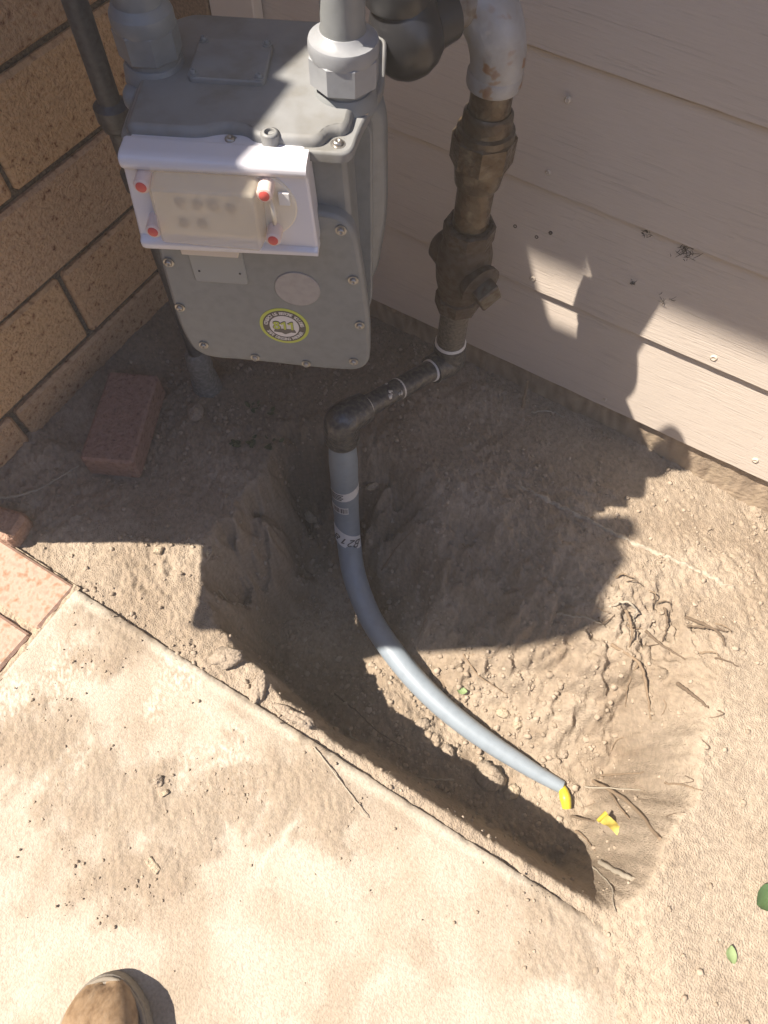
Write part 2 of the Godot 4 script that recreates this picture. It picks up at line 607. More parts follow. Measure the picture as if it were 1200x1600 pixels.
func build_house():
	var w := thing("house_wall", "pale painted wood lap siding wall behind the meter, with concrete footing and eave", "wall")
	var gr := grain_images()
	var paint := mat(lin(0.60, 0.545, 0.495), 0.72)
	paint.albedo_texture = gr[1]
	paint.normal_enabled = true
	paint.normal_texture = gr[0]
	paint.normal_scale = 0.9
	paint.metallic_specular = 0.3
	var bottoms := [0.052, 0.239, 0.415, 0.586, 0.762, 0.938, 1.114, 1.290, 1.466, 1.642, 1.818, 1.994, 2.170, 2.346, 2.522, 2.698]
	var wob := noise("wob", 83, 14.0, 4)
	for k in bottoms.size():
		var y0: float = bottoms[k]
		var y1: float = y0 + 0.186
		var m := MB.new()
		var prof := [[y0 + 0.004, -0.0105], [y0, -0.0095], [y0, -0.0095], [y0, -0.002], [y0 + 0.0006, -0.0006], [y0 + 0.002, 0.0], [y0 + 0.06, -0.0030], [y0 + 0.12, -0.0062], [y1, -0.0095]]
		var rows := []
		var uvs := []
		var ce := []
		for p in prof:
			var row := PackedVector3Array()
			var uv := PackedVector2Array()
			for i in 161:
				var x := 0.0 + i * 0.02 if k < 5 else i * 0.02
				var d: float = wob.get_noise_2d(x, k * 9.0) * 0.0011 * (1.0 - ss(0.0, 0.05, p[0] - y0))
				row.append(Vector3(x, p[0] + d, p[1] + wob.get_noise_2d(x * 0.4, k * 5.0 + p[0]) * 0.0006))
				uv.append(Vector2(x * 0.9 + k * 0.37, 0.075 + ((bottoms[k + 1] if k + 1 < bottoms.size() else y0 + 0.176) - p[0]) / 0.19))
			rows.append(row); uvs.append(uv)
			ce.append(Vector3(1.6, p[0] + 0.02, -0.05))
		m.grid(rows, false, Color.WHITE, ce, null, uvs)
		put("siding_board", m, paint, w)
	var back := MB.new()
	back.box(Vector3(3.2, 2.80, 0.10), T(Vector3(1.6, 1.455, -0.064)), 0.001)
	put("wall_sheathing", back, mat(lin(0.3, 0.25, 0.2), 1.0), w)
	# footing
	var f := MB.new()
	var fr := []
	var fcol := []
	var fn := noise("foot", 84, 18.0, 5)
	for y in 9:
		var row := PackedVector3Array()
		var rc := PackedColorArray()
		for i in 321:
			var x := i * 0.01
			var yy := 0.054 - y * 0.03
			row.append(Vector3(x, yy, -0.013 + fn.get_noise_2d(x * 2.0, yy * 2.0) * 0.005))
			var t := clampf(0.5 + fn.get_noise_2d(x * 3.0 + 5.0, yy * 3.0) * 1.2, 0.0, 1.0)
			var co := Color(0.20, 0.15, 0.105).lerp(Color(0.40, 0.315, 0.225), t)
			rc.append(co)
		fr.append(row); fcol.append(rc)
	var fce := []
	for y in 9:
		fce.append(Vector3(1.6, -0.05, -0.5))
	f.grid(fr, false, Color.WHITE, fce, fcol)
	var fm := mat(Color.WHITE, 1.0, 0.0, null, 5.0, tex(fresh(85, 0.05, 5), [], 256, 3.0), 0.7, true)
	fm.vertex_color_use_as_albedo = true
	put("footing", f, fm, w)
	# corner boards where the siding meets the blocks
	var cb := MB.new()
	cb.box(Vector3(0.082, 2.2, 0.022), T(Vector3(0.139, 1.16, 0.009)), 0.002)
	put("corner_board", cb, mat(lin(0.62, 0.565, 0.50), 0.75), w, "pale grey corner board")
	var cb2 := MB.new()
	cb2.box(Vector3(0.094, 2.2, 0.028), T(Vector3(0.049, 1.16, 0.008)), 0.002)
	put("corner_board", cb2, mat(lin(0.36, 0.255, 0.165), 0.9, 0.0, tex(fresh(86, 0.06, 4), [[0.0, grey(0.7)], [1.0, grey(1.0)]]), 6.0), w, "tan board beside the block wall")
	# eave over the scene, off frame: its edge shades the upper siding
	var e := MB.new()
	for q in [[-3.0, -0.50, 2.475], [-0.50, -0.425, 2.56], [-0.425, 4.5, 2.485]]:  # middle piece raised, a notch added to let sun onto the riser elbow
		e.box(Vector3(q[1] - q[0] - 0.001, 2.95 - q[2], 0.03), T(Vector3((q[0] + q[1]) / 2, (q[2] + 2.95) / 2, 0.985)), 0.002)
	e.box(Vector3(7.5, 0.05, 1.05), T(Vector3(0.75, 2.98, 0.46)), 0.002)
	put("eave_board", e, mat(lin(0.55, 0.5, 0.45), 0.8), w)
	# nail heads on the siding
	for q in [[0.668, 0.259, 0.0050], [0.973, 0.257, 0.0055], [1.127, 0.089, 0.0052], [0.858, 0.069, 0.004], [0.647, 0.541, 0.004], [0.647, 0.441, 0.004]]:
		var m := MB.new()
		m.lathe([Vector2(q[2], -0.003), Vector2(q[2], 0.0010), Vector2(q[2] * 0.7, 0.0020), Vector2(q[2] * 0.6, 0.0020), Vector2(q[2] * 0.5, 0.0012), Vector2(0.0, 0.0011)], T(Vector3(q[0], q[1], -0.001), along(Vector3(0, 0, 1))), 14)
		put("nail_head", m, mat(lin(0.56, 0.49, 0.40), 0.6), w)
	# old nail holes
	for q in [[0.618, 0.336], [0.655, 0.333], [0.674, 0.349], [0.825, 0.105]]:
		var m := MB.new()
		m.lathe([Vector2(0.0032, -0.004), Vector2(0.003, 0.0004), Vector2(0.0016, 0.0005), Vector2(0.0012, -0.001), Vector2(0.0, -0.0012)], T(Vector3(q[0], q[1], -0.0045), along(Vector3(0, 0, 1))), 10)
		put("nail_hole", m, mat(lin(0.10, 0.075, 0.06), 0.9), w)

func build_added_fence():  # unseen fence, added to cut low sky light and ground bounce
	var g := thing("added_board_fence", "added brown board fence behind the viewer, unseen, to cut low sky light", "fence", Vector3(1.5, 0, 2.25))
	var m := mat(lin(0.16, 0.11, 0.07), 0.9)
	for k in 40:
		var b := MB.new()
		b.box(Vector3(0.138, 1.9, 0.018), T(Vector3(-2.8 + k * 0.14, 0.9, 0.003 * (k % 2))), 0.002)
		put("fence_board", b, m, g)

func build_webs():
	var m := mat(lin(0.09, 0.075, 0.065), 1.0)
	var labels := ["dark cobweb clump under the board edge, largest of those on the siding", "small dark cobweb speck under the board edge, left of the larger clump", "faint cobweb specks low on the third siding board from the ground", "faint thin cobweb just above the sunlit strip of siding"]
	rng.seed = 77
	var k := 0
	for q in [[0.860, 0.401, 0.016, 34], [0.802, 0.404, 0.007, 14], [0.814, 0.324, 0.006, 7], [0.869, 0.320, 0.012, 8]]:
		var mb := MB.new()
		for i in int(q[3]):
			var p := Vector3(rng.randfn(0, q[2] * 0.5), rng.randfn(0, q[2] * 0.45), 0.001 + rng.randf() * 0.004)
			var d: Vector3 = Vector3(rng.randf_range(-1, 1), rng.randf_range(-1, 1), rng.randf_range(-0.1, 0.1)) * q[2] * 0.55
			mb.tube(PackedVector3Array([p - d, p + Vector3(0.001, 0.001, 0.001), p + d]), [0.0002, 0.00045, 0.0002], 4, false)
		for i in 3 if k < 3 else 0:
			mb.lathe([Vector2(0, -0.0022), Vector2(0.0024, 0), Vector2(0, 0.0022)], T(Vector3(rng.randfn(0, q[2] * 0.3), rng.randfn(0, q[2] * 0.3), 0.002)), 6)
		var off := -0.0118 * ss(0.0, 0.19, fposmod(q[1] - 0.239, 0.176))
		lone("cobweb", mb, m, labels[k], "cobweb", Vector3(q[0], q[1], off), "cobwebs on the siding")
		k += 1

# ------------------------------------------------------------------ gas meter
func screw(parent: Node, x: float, y: float, z: float, m: Material, r := 0.0048, axis := Vector3(0, 0, 1)):
	var s := MB.new()
	s.lathe([Vector2(r * 1.5, -0.001), Vector2(r * 1.5, 0.0008), Vector2(r * 1.5, 0.0008), Vector2(r, 0.001), Vector2(r, 0.001), Vector2(r, 0.0028), Vector2(r * 0.75, 0.0040), Vector2(r * 0.45, 0.0043), Vector2(r * 0.35, 0.0030), Vector2(0, 0.0028)], T(Vector3(x, y, z), along(axis)), 14)
	put("screw", s, m, parent)

func glyphs(mb: MB, text: String, font: SystemFont, size: float, depth: float, place: Callable):
	# one glyph at a time: place(k, count) gives the transform of the glyph's centre
	for k in text.length():
		if text[k] == " ":
			continue
		var tm := TextMesh.new()
		tm.font = font
		tm.font_size = 32
		tm.pixel_size = size / 32.0
		tm.depth = depth
		tm.curve_step = 2.0
		tm.text = text[k]
		mb.take(tm.get_mesh_arrays(), place.call(k, text.length()))

func build_meter():
	var Y := 0.33
	var g := thing("gas_meter", "grey gas meter with a white index box hanging in the corner", "gas meter", Vector3(0.50545, 0.4159, 0.45665), deg_to_rad(27.0))
	g.scale = Vector3.ONE * 0.85
	var grain := tex(fresh(91, 0.02, 5), [[0.0, grey(0.93)], [0.6, grey(0.985)], [1.0, grey(1.0)]])
	var orange := tex(fresh(92, 0.05, 3), [], 256, 0.7)
	var paint := mat(lin(0.215, 0.226, 0.228), 0.4, 0.0, grain, 5.0, orange, 0.3)
	var dusty := mat(lin(0.245, 0.252, 0.256), 0.5, 0.0, tex(fresh(93, 0.012, 5), [[0.0, Color(0.86, 0.84, 0.80)], [0.5, Color(0.96, 0.955, 0.945)], [1.0, grey(1.0)]]), 3.0, orange, 0.3)
	var steel := mat(lin(0.42, 0.40, 0.37), 0.38, 0.85, grain, 20.0)
	# case, seen as front, middle ring and back
	var fo := rounded([Vector2(-0.103, -0.30 + Y), Vector2(-0.06, -0.322 + Y), Vector2(0.09, -0.322 + Y), Vector2(0.121, -0.295 + Y), Vector2(0.111, -0.10 + Y), Vector2(0.106, -0.002 + Y), Vector2(-0.100, -0.002 + Y)], 0.016)
	var m := MB.new()
	m.slab(fo, -0.075, -0.014, 0.006, T(Vector3.ZERO))
	put("front_case", m, paint, g)
	m = MB.new()
	var bo := rounded([Vector2(-0.118, -0.27 + Y), Vector2(-0.08, -0.315 + Y), Vector2(0.09, -0.315 + Y), Vector2(0.134, -0.25 + Y), Vector2(0.146, -0.15 + Y), Vector2(0.142, -0.012 + Y), Vector2(0.125, -0.002 + Y), Vector2(-0.110, -0.002 + Y)], 0.03, 8)
	m.slab(bo, -0.20, -0.082, 0.018, T(Vector3.ZERO), Color.WHITE, 0.02)
	put("back_case", m, paint, g)
	m = MB.new()
	m.slab(rounded([Vector2(-0.112, -0.28 + Y), Vector2(-0.07, -0.325 + Y), Vector2(0.10, -0.325 + Y), Vector2(0.130, -0.28 + Y), Vector2(0.128, -0.012 + Y), Vector2(-0.108, -0.012 + Y)], 0.024), -0.083, -0.070, 0.002, T(Vector3.ZERO))
	put("case_flange", m, paint, g)
	# top cover: a lid with a lip, raised boss areas
	m = MB.new()
	var flat := Basis(Vector3(1, 0, 0), Vector3(0, 0, -1), Vector3(0, 1, 0))   # outline (x, y) lies as (x, -z)
	var top := rounded([Vector2(-0.108, -0.010), Vector2(0.114, -0.012), Vector2(0.120, 0.03), Vector2(0.128, 0.06), Vector2(0.138, 0.10), Vector2(0.136, 0.185), Vector2(0.11, 0.20), Vector2(-0.08, 0.20), Vector2(-0.112, 0.17)], 0.014)
	m.slab(top, -0.006, 0.004, 0.003, T(Vector3(0, Y, 0), flat))
	var lid := rounded([Vector2(-0.102, -0.004), Vector2(-0.03, -0.004), Vector2(-0.012, 0.006), Vector2(0.012, 0.006), Vector2(0.022, -0.006), Vector2(0.085, -0.006), Vector2(0.092, 0.012), Vector2(0.109, 0.014), Vector2(0.112, 0.05), Vector2(0.132, 0.10), Vector2(0.128, 0.18), Vector2(0.10, 0.192), Vector2(-0.075, 0.192), Vector2(-0.105, 0.165)], 0.012)
	m.slab(lid, 0.002, 0.013, 0.006, T(Vector3(0, Y, 0), flat))
	put("top_cover", m, dusty, g)
	m = MB.new()
	m.slab(rect(-0.055, 0.068, 0.022, 0.137, 0.008), 0.011, 0.018, 0.002, T(Vector3(0, Y, 0), flat))
	var pl := put("inspection_plate", m, dusty, g)
	for q in [[-0.049, 0.074], [0.016, 0.074], [-0.049, 0.131], [0.016, 0.131]]:
		screw(pl, q[0], Y + 0.018, -q[1], paint, 0.0035, Vector3.UP)
	for q in [[-0.095, 0.004], [0.100, 0.002], [-0.002, -0.003], [0.119, 0.055], [-0.02, 0.178], [0.09, 0.175]]:
		screw(g, q[0], Y + 0.0035, -q[1], steel, 0.005, Vector3.UP)
	m = MB.new()
	m.lathe([Vector2(0.009, 0.0), Vector2(0.009, 0.012), Vector2(0.006, 0.0135), Vector2(0.0045, 0.0135), Vector2(0.0045, 0.004), Vector2(0.0, 0.004)], T(Vector3(0.037, Y + 0.002, 0.003)), 18)
	put("lifting_hole", m, dusty, g)
	m = MB.new()
	m.lathe([Vector2(0.0, 0.0), Vector2(0.010, 0.0), Vector2(0.012, 0.004), Vector2(0.012, 0.014), Vector2(0.007, 0.018), Vector2(0.0, 0.019)], T(Vector3(-0.106, Y - 0.008, -0.072), along(Vector3(-1, 0, 0.15))), 16)
	put("side_plug", m, dusty, g)
	# front plate with raised screw bosses
	m = MB.new()
	var fp := PackedVector2Array()
	for q in rounded([Vector2(-0.108, -0.074), Vector2(-0.1155, -0.19), Vector2(-0.119, -0.27), Vector2(-0.107, -0.325), Vector2(-0.03, -0.325), Vector2(0.055, -0.332), Vector2(0.132, -0.332), Vector2(0.132, -0.24), Vector2(0.123, -0.15), Vector2(0.112, -0.073)], 0.034, 6):
		fp.append(q + Vector2(0, Y))
	m.slab(fp, -0.016, 0.0, 0.005, T(Vector3.ZERO))
	var plate := put("front_plate", m, paint, g)
	for q in [[-0.103, -0.154], [-0.108, -0.227], [-0.093, -0.296], [-0.026, -0.315], [0.044, -0.321], [0.110, -0.310], [0.119, -0.238], [0.112, -0.163], [0.100, -0.093]]:
		screw(plate, q[0], q[1] + Y, 0.0012, steel, 0.0042)
	m = MB.new()
	m.slab(rect(-0.077, -0.180 + Y, -0.014, -0.13 + Y, 0.004), -0.001, 0.0022, 0.001, T(Vector3.ZERO))
	var bp := put("badge_plate", m, mat(lin(0.31, 0.32, 0.31), 0.5), g)
	for x in [-0.069, -0.021]:
		var h := MB.new()
		h.lathe([Vector2(0.0014, 0), Vector2(0.0014, 0.0006), Vector2(0, 0.0008)], T(Vector3(x, -0.163 + Y, 0.0021), along(Vector3(0, 0, 1))), 8)
		put("rivet", h, mat(lin(0.04, 0.04, 0.04), 0.7), bp)
	m = MB.new()
	var disc := PackedVector2Array()
	for k in 40:
		var a := TAU * k / 40
		disc.append(Vector2(0.0445 + cos(a) * 0.0275, -0.1835 + Y + sin(a) * 0.0265))
	m.slab(disc, -0.001, 0.0014, 0.0008, T(Vector3.ZERO))
	put("round_badge", m, mat(lin(0.36, 0.335, 0.325), 0.42, 0.0, grain, 8.0), g)
	m = MB.new()
	m.slab(rect(-0.080, -0.131 + Y, -0.016, -0.114 + Y, 0.001, 2), 0.001, 0.012, 0.001, T(Vector3.ZERO))
	put("label_strip", m, mat(lin(0.66, 0.60, 0.53), 0.7), g)
	build_sticker(g, Vector3(0.0215, -0.2495 + Y, 0.0))
	build_index(g, Y)
	# unions and the pipes that rise from them
	for q in [[-0.094, -0.098, 0.0305, 0.0225], [0.1005, -0.072, 0.0335, 0.0205]]:
		var s: float = q[2] / 0.0325
		var at := T(Vector3(q[0], Y, q[1]))
		m = MB.new()
		m.lathe([Vector2(0.033, 0.0), Vector2(0.031, 0.012), Vector2(0.028, 0.017), Vector2(0.028, 0.017), Vector2(0.026, 0.017), Vector2(0.026, 0.030)], at, 30)
		put("union_collar", m, paint, g)
		m = MB.new()
		m.nut(8, q[2] * 1.03, 0.022, 0.050, 0.003, at)
		m.lathe([Vector2(q[2] * 0.97, 0.047), Vector2(q[2] * 1.0, 0.051), Vector2(q[2] * 1.0, 0.058), Vector2(q[2] * 0.97, 0.061), Vector2(q[2] * 0.97, 0.061), Vector2(q[3] + 0.005, 0.063), Vector2(q[3] + 0.003, 0.068), Vector2(q[3], 0.069)], at, 30)
		put("union_nut", m, paint if s < 1.0 else mat(lin(0.28, 0.29, 0.305), 0.42, 0.0, grain, 6.0), g)
		m = MB.new()
		m.lathe([Vector2(q[3] + 0.0015, 0.060), Vector2(q[3] + 0.0015, 0.069), Vector2(q[3], 0.071), Vector2(q[3], 0.140)], at, 30)
		var ep := curve([Vector3(q[0], Y + 0.130, q[1]), Vector3(q[0], Y + 0.148, q[1]), Vector3(q[0] - 0.012, Y + 0.166, q[1]), Vector3(q[0] - 0.035, Y + 0.172, q[1]), Vector3(q[0] - 0.075, Y + 0.172, q[1])], 5)
		m.tube(ep, ramp([q[3] + 0.003, q[3] + 0.004, q[3] + 0.004, q[3] + 0.003, q[3]], ep.size()), 22)
		put("meter_pipe", m, paint, g)

func build_sticker(g: Node3D, at: Vector3):
	var B := Basis()
	var ring = func(mb: MB, r: float, z0: float, z1: float):
		mb.lathe([Vector2(r, z0), Vector2(r, z1), Vector2(r, z1), Vector2(0, z1)], T(at, along(Vector3(0, 0, 1))), 40)
	var m := MB.new()
	ring.call(m, 0.0318, 0.0, 0.0005)
	var s := put("sticker", m, mat(lin(0.50, 0.55, 0.08), 0.45), g, "round yellow-green 811 sticker")
	m = MB.new()
	ring.call(m, 0.0278, 0.0004, 0.0008)
	put("sticker_band", m, mat(lin(0.10, 0.085, 0.075), 0.5), s)
	m = MB.new()
	ring.call(m, 0.0190, 0.0007, 0.0011)
	put("sticker_centre", m, mat(lin(0.72, 0.68, 0.66), 0.5), s)
	var bold := SystemFont.new()
	bold.font_names = PackedStringArray(["Droid Sans"])
	bold.font_weight = 700
	m = MB.new()
	m.slab(rounded([Vector2(-0.015, -0.0105), Vector2(-0.006, -0.0100), Vector2(0.0, -0.0145), Vector2(0.006, -0.0100), Vector2(0.015, -0.0105), Vector2(0.0125, -0.004), Vector2(-0.0125, -0.004)], 0.002, 3), 0.0010, 0.0014, 0.0001, T(at))
	put("shovel_mark", m, mat(lin(0.13, 0.115, 0.105), 0.5), s)
	m = MB.new()
	glyphs(m, "811", bold, 0.0200, 0.0004, func(k, n): return T(at + Vector3(-0.0095 + k * 0.0094, 0.0018, 0.0013), B.scaled(Vector3(1.12, 1.08, 1))))
	put("number_shadow", m, mat(lin(0.10, 0.085, 0.075), 0.5), s)
	m = MB.new()
	glyphs(m, "811", bold, 0.0185, 0.0004, func(k, n): return T(at + Vector3(-0.0095 + k * 0.0094, 0.0020, 0.0019), B.scaled(Vector3(1.0, 1.02, 1))))
	put("number", m, mat(lin(0.50, 0.55, 0.08), 0.45), s)
	m = MB.new()
	var r := 0.0234
	glyphs(m, "CONTACT US BEFORE YOU DIG", bold, 0.0066, 0.0002, func(k, n):
		var a := deg_to_rad(lerpf(172.0, 8.0, float(k) / (n - 1)))
		return T(at + Vector3(cos(a) * r, sin(a) * r, 0.0010), Basis(Vector3(0, 0, 1), a - PI / 2)))
	glyphs(m, "SAFE DIGGING PARTNER", bold, 0.0066, 0.0002, func(k, n):
		var a := deg_to_rad(lerpf(205.0, 335.0, float(k) / (n - 1)))
		return T(at + Vector3(cos(a) * r, sin(a) * r, 0.0010), Basis(Vector3(0, 0, 1), a + PI / 2)))
	put("sticker_lettering", m, mat(lin(0.70, 0.66, 0.62), 0.5), s)

func build_index(g: Node3D, Y: float):
	var white := mat(lin(0.66, 0.655, 0.70), 0.34)
	white.clearcoat_enabled = true
	white.clearcoat = 0.25
	white.clearcoat_roughness = 0.3
	var m := MB.new()
	# tray: tapered box, a lip round a sunk front
	var o := rounded([Vector2(-0.1125, -0.103 + Y), Vector2(0.0795, -0.105 + Y), Vector2(0.0735, 0.0065 + Y), Vector2(-0.101, 0.0065 + Y)], 0.009, 6)
	m.slab(o, -0.012, 0.031, 0.003, T(Vector3.ZERO), Color.WHITE, 0.003)
	var box := put("index_cover", m, white, g, "white plastic index box with a clear window")
	m = MB.new()
	var side := Basis(Vector3(0, 0, 1), Vector3(0, 1, 0), Vector3(-1, 0, 0))
	m.slab(rounded([Vector2(0.009, 0.0085 + Y), Vector2(0.009, -0.010 + Y), Vector2(0.0315, -0.012 + Y), Vector2(0.0375, -0.008 + Y), Vector2(0.0420, -0.002 + Y), Vector2(0.0405, 0.0065 + Y), Vector2(0.034, 0.0088 + Y)], 0.005, 5), -0.0742, 0.1010, 0.003, T(Vector3.ZERO, side), Color.WHITE, 0.002)
	put("index_hood", m, white, box)
	m = MB.new()
	m.slab(rounded([Vector2(0.012, -0.1035 + Y), Vector2(0.037, -0.1035 + Y), Vector2(0.039, -0.093 + Y), Vector2(0.0315, -0.088 + Y), Vector2(0.012, -0.088 + Y)], 0.004, 5), -0.0785, 0.1105, 0.004, T(Vector3.ZERO, side), Color.WHITE, 0.003)
	put("index_sill", m, white, box)
	# yellowed dial plate
	m = MB.new()
	var dp := PackedVector2Array()
	for q in [Vector2(-0.088, -0.083), Vector2(0.034, -0.083)]:
		dp.append(q + Vector2(0, Y))
	for k in 15:
		var a := lerpf(-0.85, 1.05, k / 14.0)
		dp.append(Vector2(0.018 + cos(a) * 0.043, -0.042 + Y + sin(a) * 0.038))
	dp.append(Vector2(-0.082, -0.007 + Y))
	m.slab(dp, 0.028, 0.0340, 0.0015, T(Vector3.ZERO))
	var cream := mat(lin(0.76, 0.70, 0.58), 0.5)
	put("dial_plate", m, cream, box)
	var dark := mat(lin(0.40, 0.345, 0.28), 0.7)
	for q in [[-0.055, -0.043], [-0.038, -0.044], [-0.022, -0.044], [-0.005, -0.046], [-0.057, -0.067], [-0.038, -0.067]]:
		m = MB.new()
		m.lathe([Vector2(0.0048, 0), Vector2(0.0048, 0.003), Vector2(0.004, 0.0035), Vector2(0.0, 0.0035)], T(Vector3(q[0], q[1] + Y, 0.034), along(Vector3(0, 0, 1))), 16)
		put("dial", m, dark, box)
	# clear yellowed window over the dials
	var win := mat(Color(0.93, 0.89, 0.81, 0.36), 0.3)
	win.transparency = BaseMaterial3D.TRANSPARENCY_ALPHA
	m = MB.new()
	m.slab(rounded([Vector2(-0.0775, -0.075 + Y), Vector2(0.0245, -0.079 + Y), Vector2(0.0275, -0.012 + Y), Vector2(-0.0725, -0.012 + Y)], 0.005, 4), 0.0345, 0.057, 0.003, T(Vector3.ZERO), Color.WHITE, -0.003)
	put("index_window", m, win, box, "yellowed clear plastic window over the dials")
	var pink := mat(lin(0.74, 0.60, 0.54), 0.45)
	var red := mat(lin(0.62, 0.10, 0.085), 0.5)
	for q in [[-0.082, -0.0155], [-0.0855, -0.067], [0.0345, -0.0165], [0.0365, -0.068]]:
		m = MB.new()
		m.lathe([Vector2(0.0082, 0.0), Vector2(0.0078, 0.0195), Vector2(0.0068, 0.021), Vector2(0.0, 0.021)], T(Vector3(q[0], q[1] + Y, 0.030), along(Vector3(0, 0, 1))), 18)
		var post := put("corner_post", m, pink, box)
		m = MB.new()
		m.lathe([Vector2(0.0052, 0.0), Vector2(0.005, 0.0012), Vector2(0.0, 0.0014)], T(Vector3(q[0], q[1] + Y, 0.0508), along(Vector3(0, 0, 1))), 16)
		# the red seal is a piece of its own on the box
		put("seal", m, red, box)
	m = MB.new()
	m.box(Vector3(0.011, 0.014, 0.003), T(Vector3(0.050, -0.030 + Y, 0.036)), 0.0006)
	put("white_chip", m, mat(lin(0.75, 0.74, 0.72), 0.4), box)
	m = MB.new()
	m.tube(curve([Vector3(0.035, -0.025 + Y, 0.036), Vector3(0.040, -0.042 + Y, 0.045), Vector3(0.037, -0.060 + Y, 0.037)], 6), ramp([0.0018, 0.0026, 0.0018], 13), 8)
	put("wire_loop", m, cream, box)

# ------------------------------------------------------------------ riser
func build_riser():
	var X := 0.605
	var Z := 0.154
	var g := thing("gas_riser", "weathered gas riser pipe with shutoff valve, union and grey casing running into the pit", "gas pipe", Vector3(X, 0, Z))
	var blot := tex(fresh(101, 0.02, 5), [[0.0, Color(0.60, 0.46, 0.34)], [0.38, Color(0.82, 0.72, 0.60)], [0.6, Color(0.96, 0.93, 0.88)], [1.0, grey(1.0)]])
	var pitted := tex(fresh(102, 0.06, 4), [], 256, 3.5)
	var old := mat(lin(0.225, 0.200, 0.165), 0.38, 0.4, tex(fresh(107, 0.010, 5), [[0.0, Color(0.48, 0.35, 0.23)], [0.36, Color(0.62, 0.53, 0.43)], [0.6, Color(0.74, 0.69, 0.62)], [0.85, Color(0.95, 0.92, 0.87)], [1.0, grey(1.0)]]), 6.0, pitted, 0.6)
	var rusty := mat(lin(0.088, 0.068, 0.054), 0.66, 0.1, blot, 7.0, pitted, 1.0)
	var lowm := mat(lin(0.21, 0.185, 0.155), 0.42, 0.3, tex(fresh(103, 0.05, 4), [[0.0, grey(0.55)], [0.5, grey(0.85)], [0.72, grey(0.95)], [0.85, grey(1.35)]]), 7.0, pitted, 0.6)
	var black := mat(lin(0.145, 0.148, 0.156), 0.36, 0.4, tex(fresh(104, 0.03, 6), [[0.0, grey(0.55)], [0.45, grey(0.75)], [0.7, Color(1.0, 0.96, 0.9)], [1.0, Color(1.0, 0.93, 0.82)]]), 7.0, pitted, 0.9)
	var tape := mat(lin(0.62, 0.60, 0.57), 0.7)
	var at := T(Vector3.ZERO)
	var m := MB.new()
	m.lathe([Vector2(0.0215, 0.205), Vector2(0.0225, 0.215), Vector2(0.0225, 0.325)], at, 30)
	put("lower_pipe", m, lowm, g)
	# valve: body, hexagon ends, plug with a square key
	m = MB.new()
	m.nut(8, 0.0335, 0.303, 0.328, 0.003, at)
	m.lathe([Vector2(0.028, 0.322), Vector2(0.031, 0.335), Vector2(0.036, 0.355), Vector2(0.0385, 0.378), Vector2(0.0375, 0.40), Vector2(0.033, 0.418), Vector2(0.030, 0.428)], at, 26)
	m.nut(8, 0.0345, 0.424, 0.449, 0.003, at)
	var valve := put("valve_body", m, rusty, g, "rust brown shutoff valve")
	var ax := Vector3(0.86, -0.10, 0.42).normalized()
	m = MB.new()
	m.lathe([Vector2(0.0, -0.056), Vector2(0.020, -0.055), Vector2(0.026, -0.049), Vector2(0.027, -0.030), Vector2(0.024, -0.01), Vector2(0.024, 0.02), Vector2(0.030, 0.032), Vector2(0.030, 0.032), Vector2(0.031, 0.040), Vector2(0.031, 0.040), Vector2(0.024, 0.042), Vector2(0.022, 0.046), Vector2(0.0, 0.047)], T(Vector3(0.002, 0.378, 0.002), along(ax)), 26)
	put("valve_plug", m, rusty, valve)
	m = MB.new()
	m.box(Vector3(0.032, 0.020, 0.034), T(Vector3(0.002, 0.378, 0.002) + ax * 0.054, along(ax) * Basis(Vector3.UP, 0.5)), 0.002)
	put("valve_key", m, mat(lin(0.16, 0.15, 0.135), 0.55, 0.4, blot, 8.0), valve)
	m = MB.new()
	m.lathe([Vector2(0.0245, 0.446), Vector2(0.024, 0.449), Vector2(0.0232, 0.455), Vector2(0.0232, 0.525)], at, 30)
	put("upper_pipe", m, old, g)
	# union
	m = MB.new()
	m.lathe([Vector2(0.0235, 0.505), Vector2(0.028, 0.509), Vector2(0.030, 0.525), Vector2(0.030, 0.545)], at, 28)
	m.nut(8, 0.0375, 0.535, 0.572, 0.0045, at)
	m.lathe([Vector2(0.034, 0.570), Vector2(0.033, 0.577), Vector2(0.033, 0.577), Vector2(0.029, 0.579), Vector2(0.029, 0.579), Vector2(0.028, 0.594), Vector2(0.0245, 0.598)], at, 30)
	put("pipe_union", m, old, g)
	m = MB.new()
	m.lathe([Vector2(0.0232, 0.585), Vector2(0.0232, 0.634)], at, 30)
	put("short_pipe", m, old, g)
	# pale elbow turning towards the meter
	m = MB.new()
	m.lathe([Vector2(0.0285, 0.624), Vector2(0.0295, 0.627), Vector2(0.0295, 0.637), Vector2(0.0275, 0.640)], at, 30)
	var ep := curve([Vector3(0, 0.628, 0), Vector3(0, 0.655, 0.001), Vector3(-0.010, 0.683, 0.004), Vector3(-0.032, 0.702, 0.006), Vector3(-0.06, 0.708, 0.006)], 6)
	m.tube(ep, ramp([0.0275, 0.0285, 0.029, 0.029, 0.0285], ep.size()), 26)
	var galv := mat(lin(0.37, 0.375, 0.385), 0.45, 0.15, tex(fresh(105, 0.012, 4), [[0.0, Color(0.70, 0.42, 0.2)], [0.14, Color(0.82, 0.60, 0.38)], [0.22, Color(0.93, 0.90, 0.86)], [0.6, grey(1.0)], [1.0, grey(0.95)]]), 4.0, pitted, 0.25)
	put("upper_elbow", m, galv, g, "pale grey elbow with rust stains")
	m = MB.new()
	m.tube(PackedVector3Array([Vector3(-0.028, 0.704, 0.006), Vector3(-0.05, 0.698, 0.062)]), [0.0205, 0.0205], 24)
	put("cross_pipe", m, mat(lin(0.22, 0.22, 0.23), 0.5, 0.2, blot, 7.0), g)
	m = MB.new()
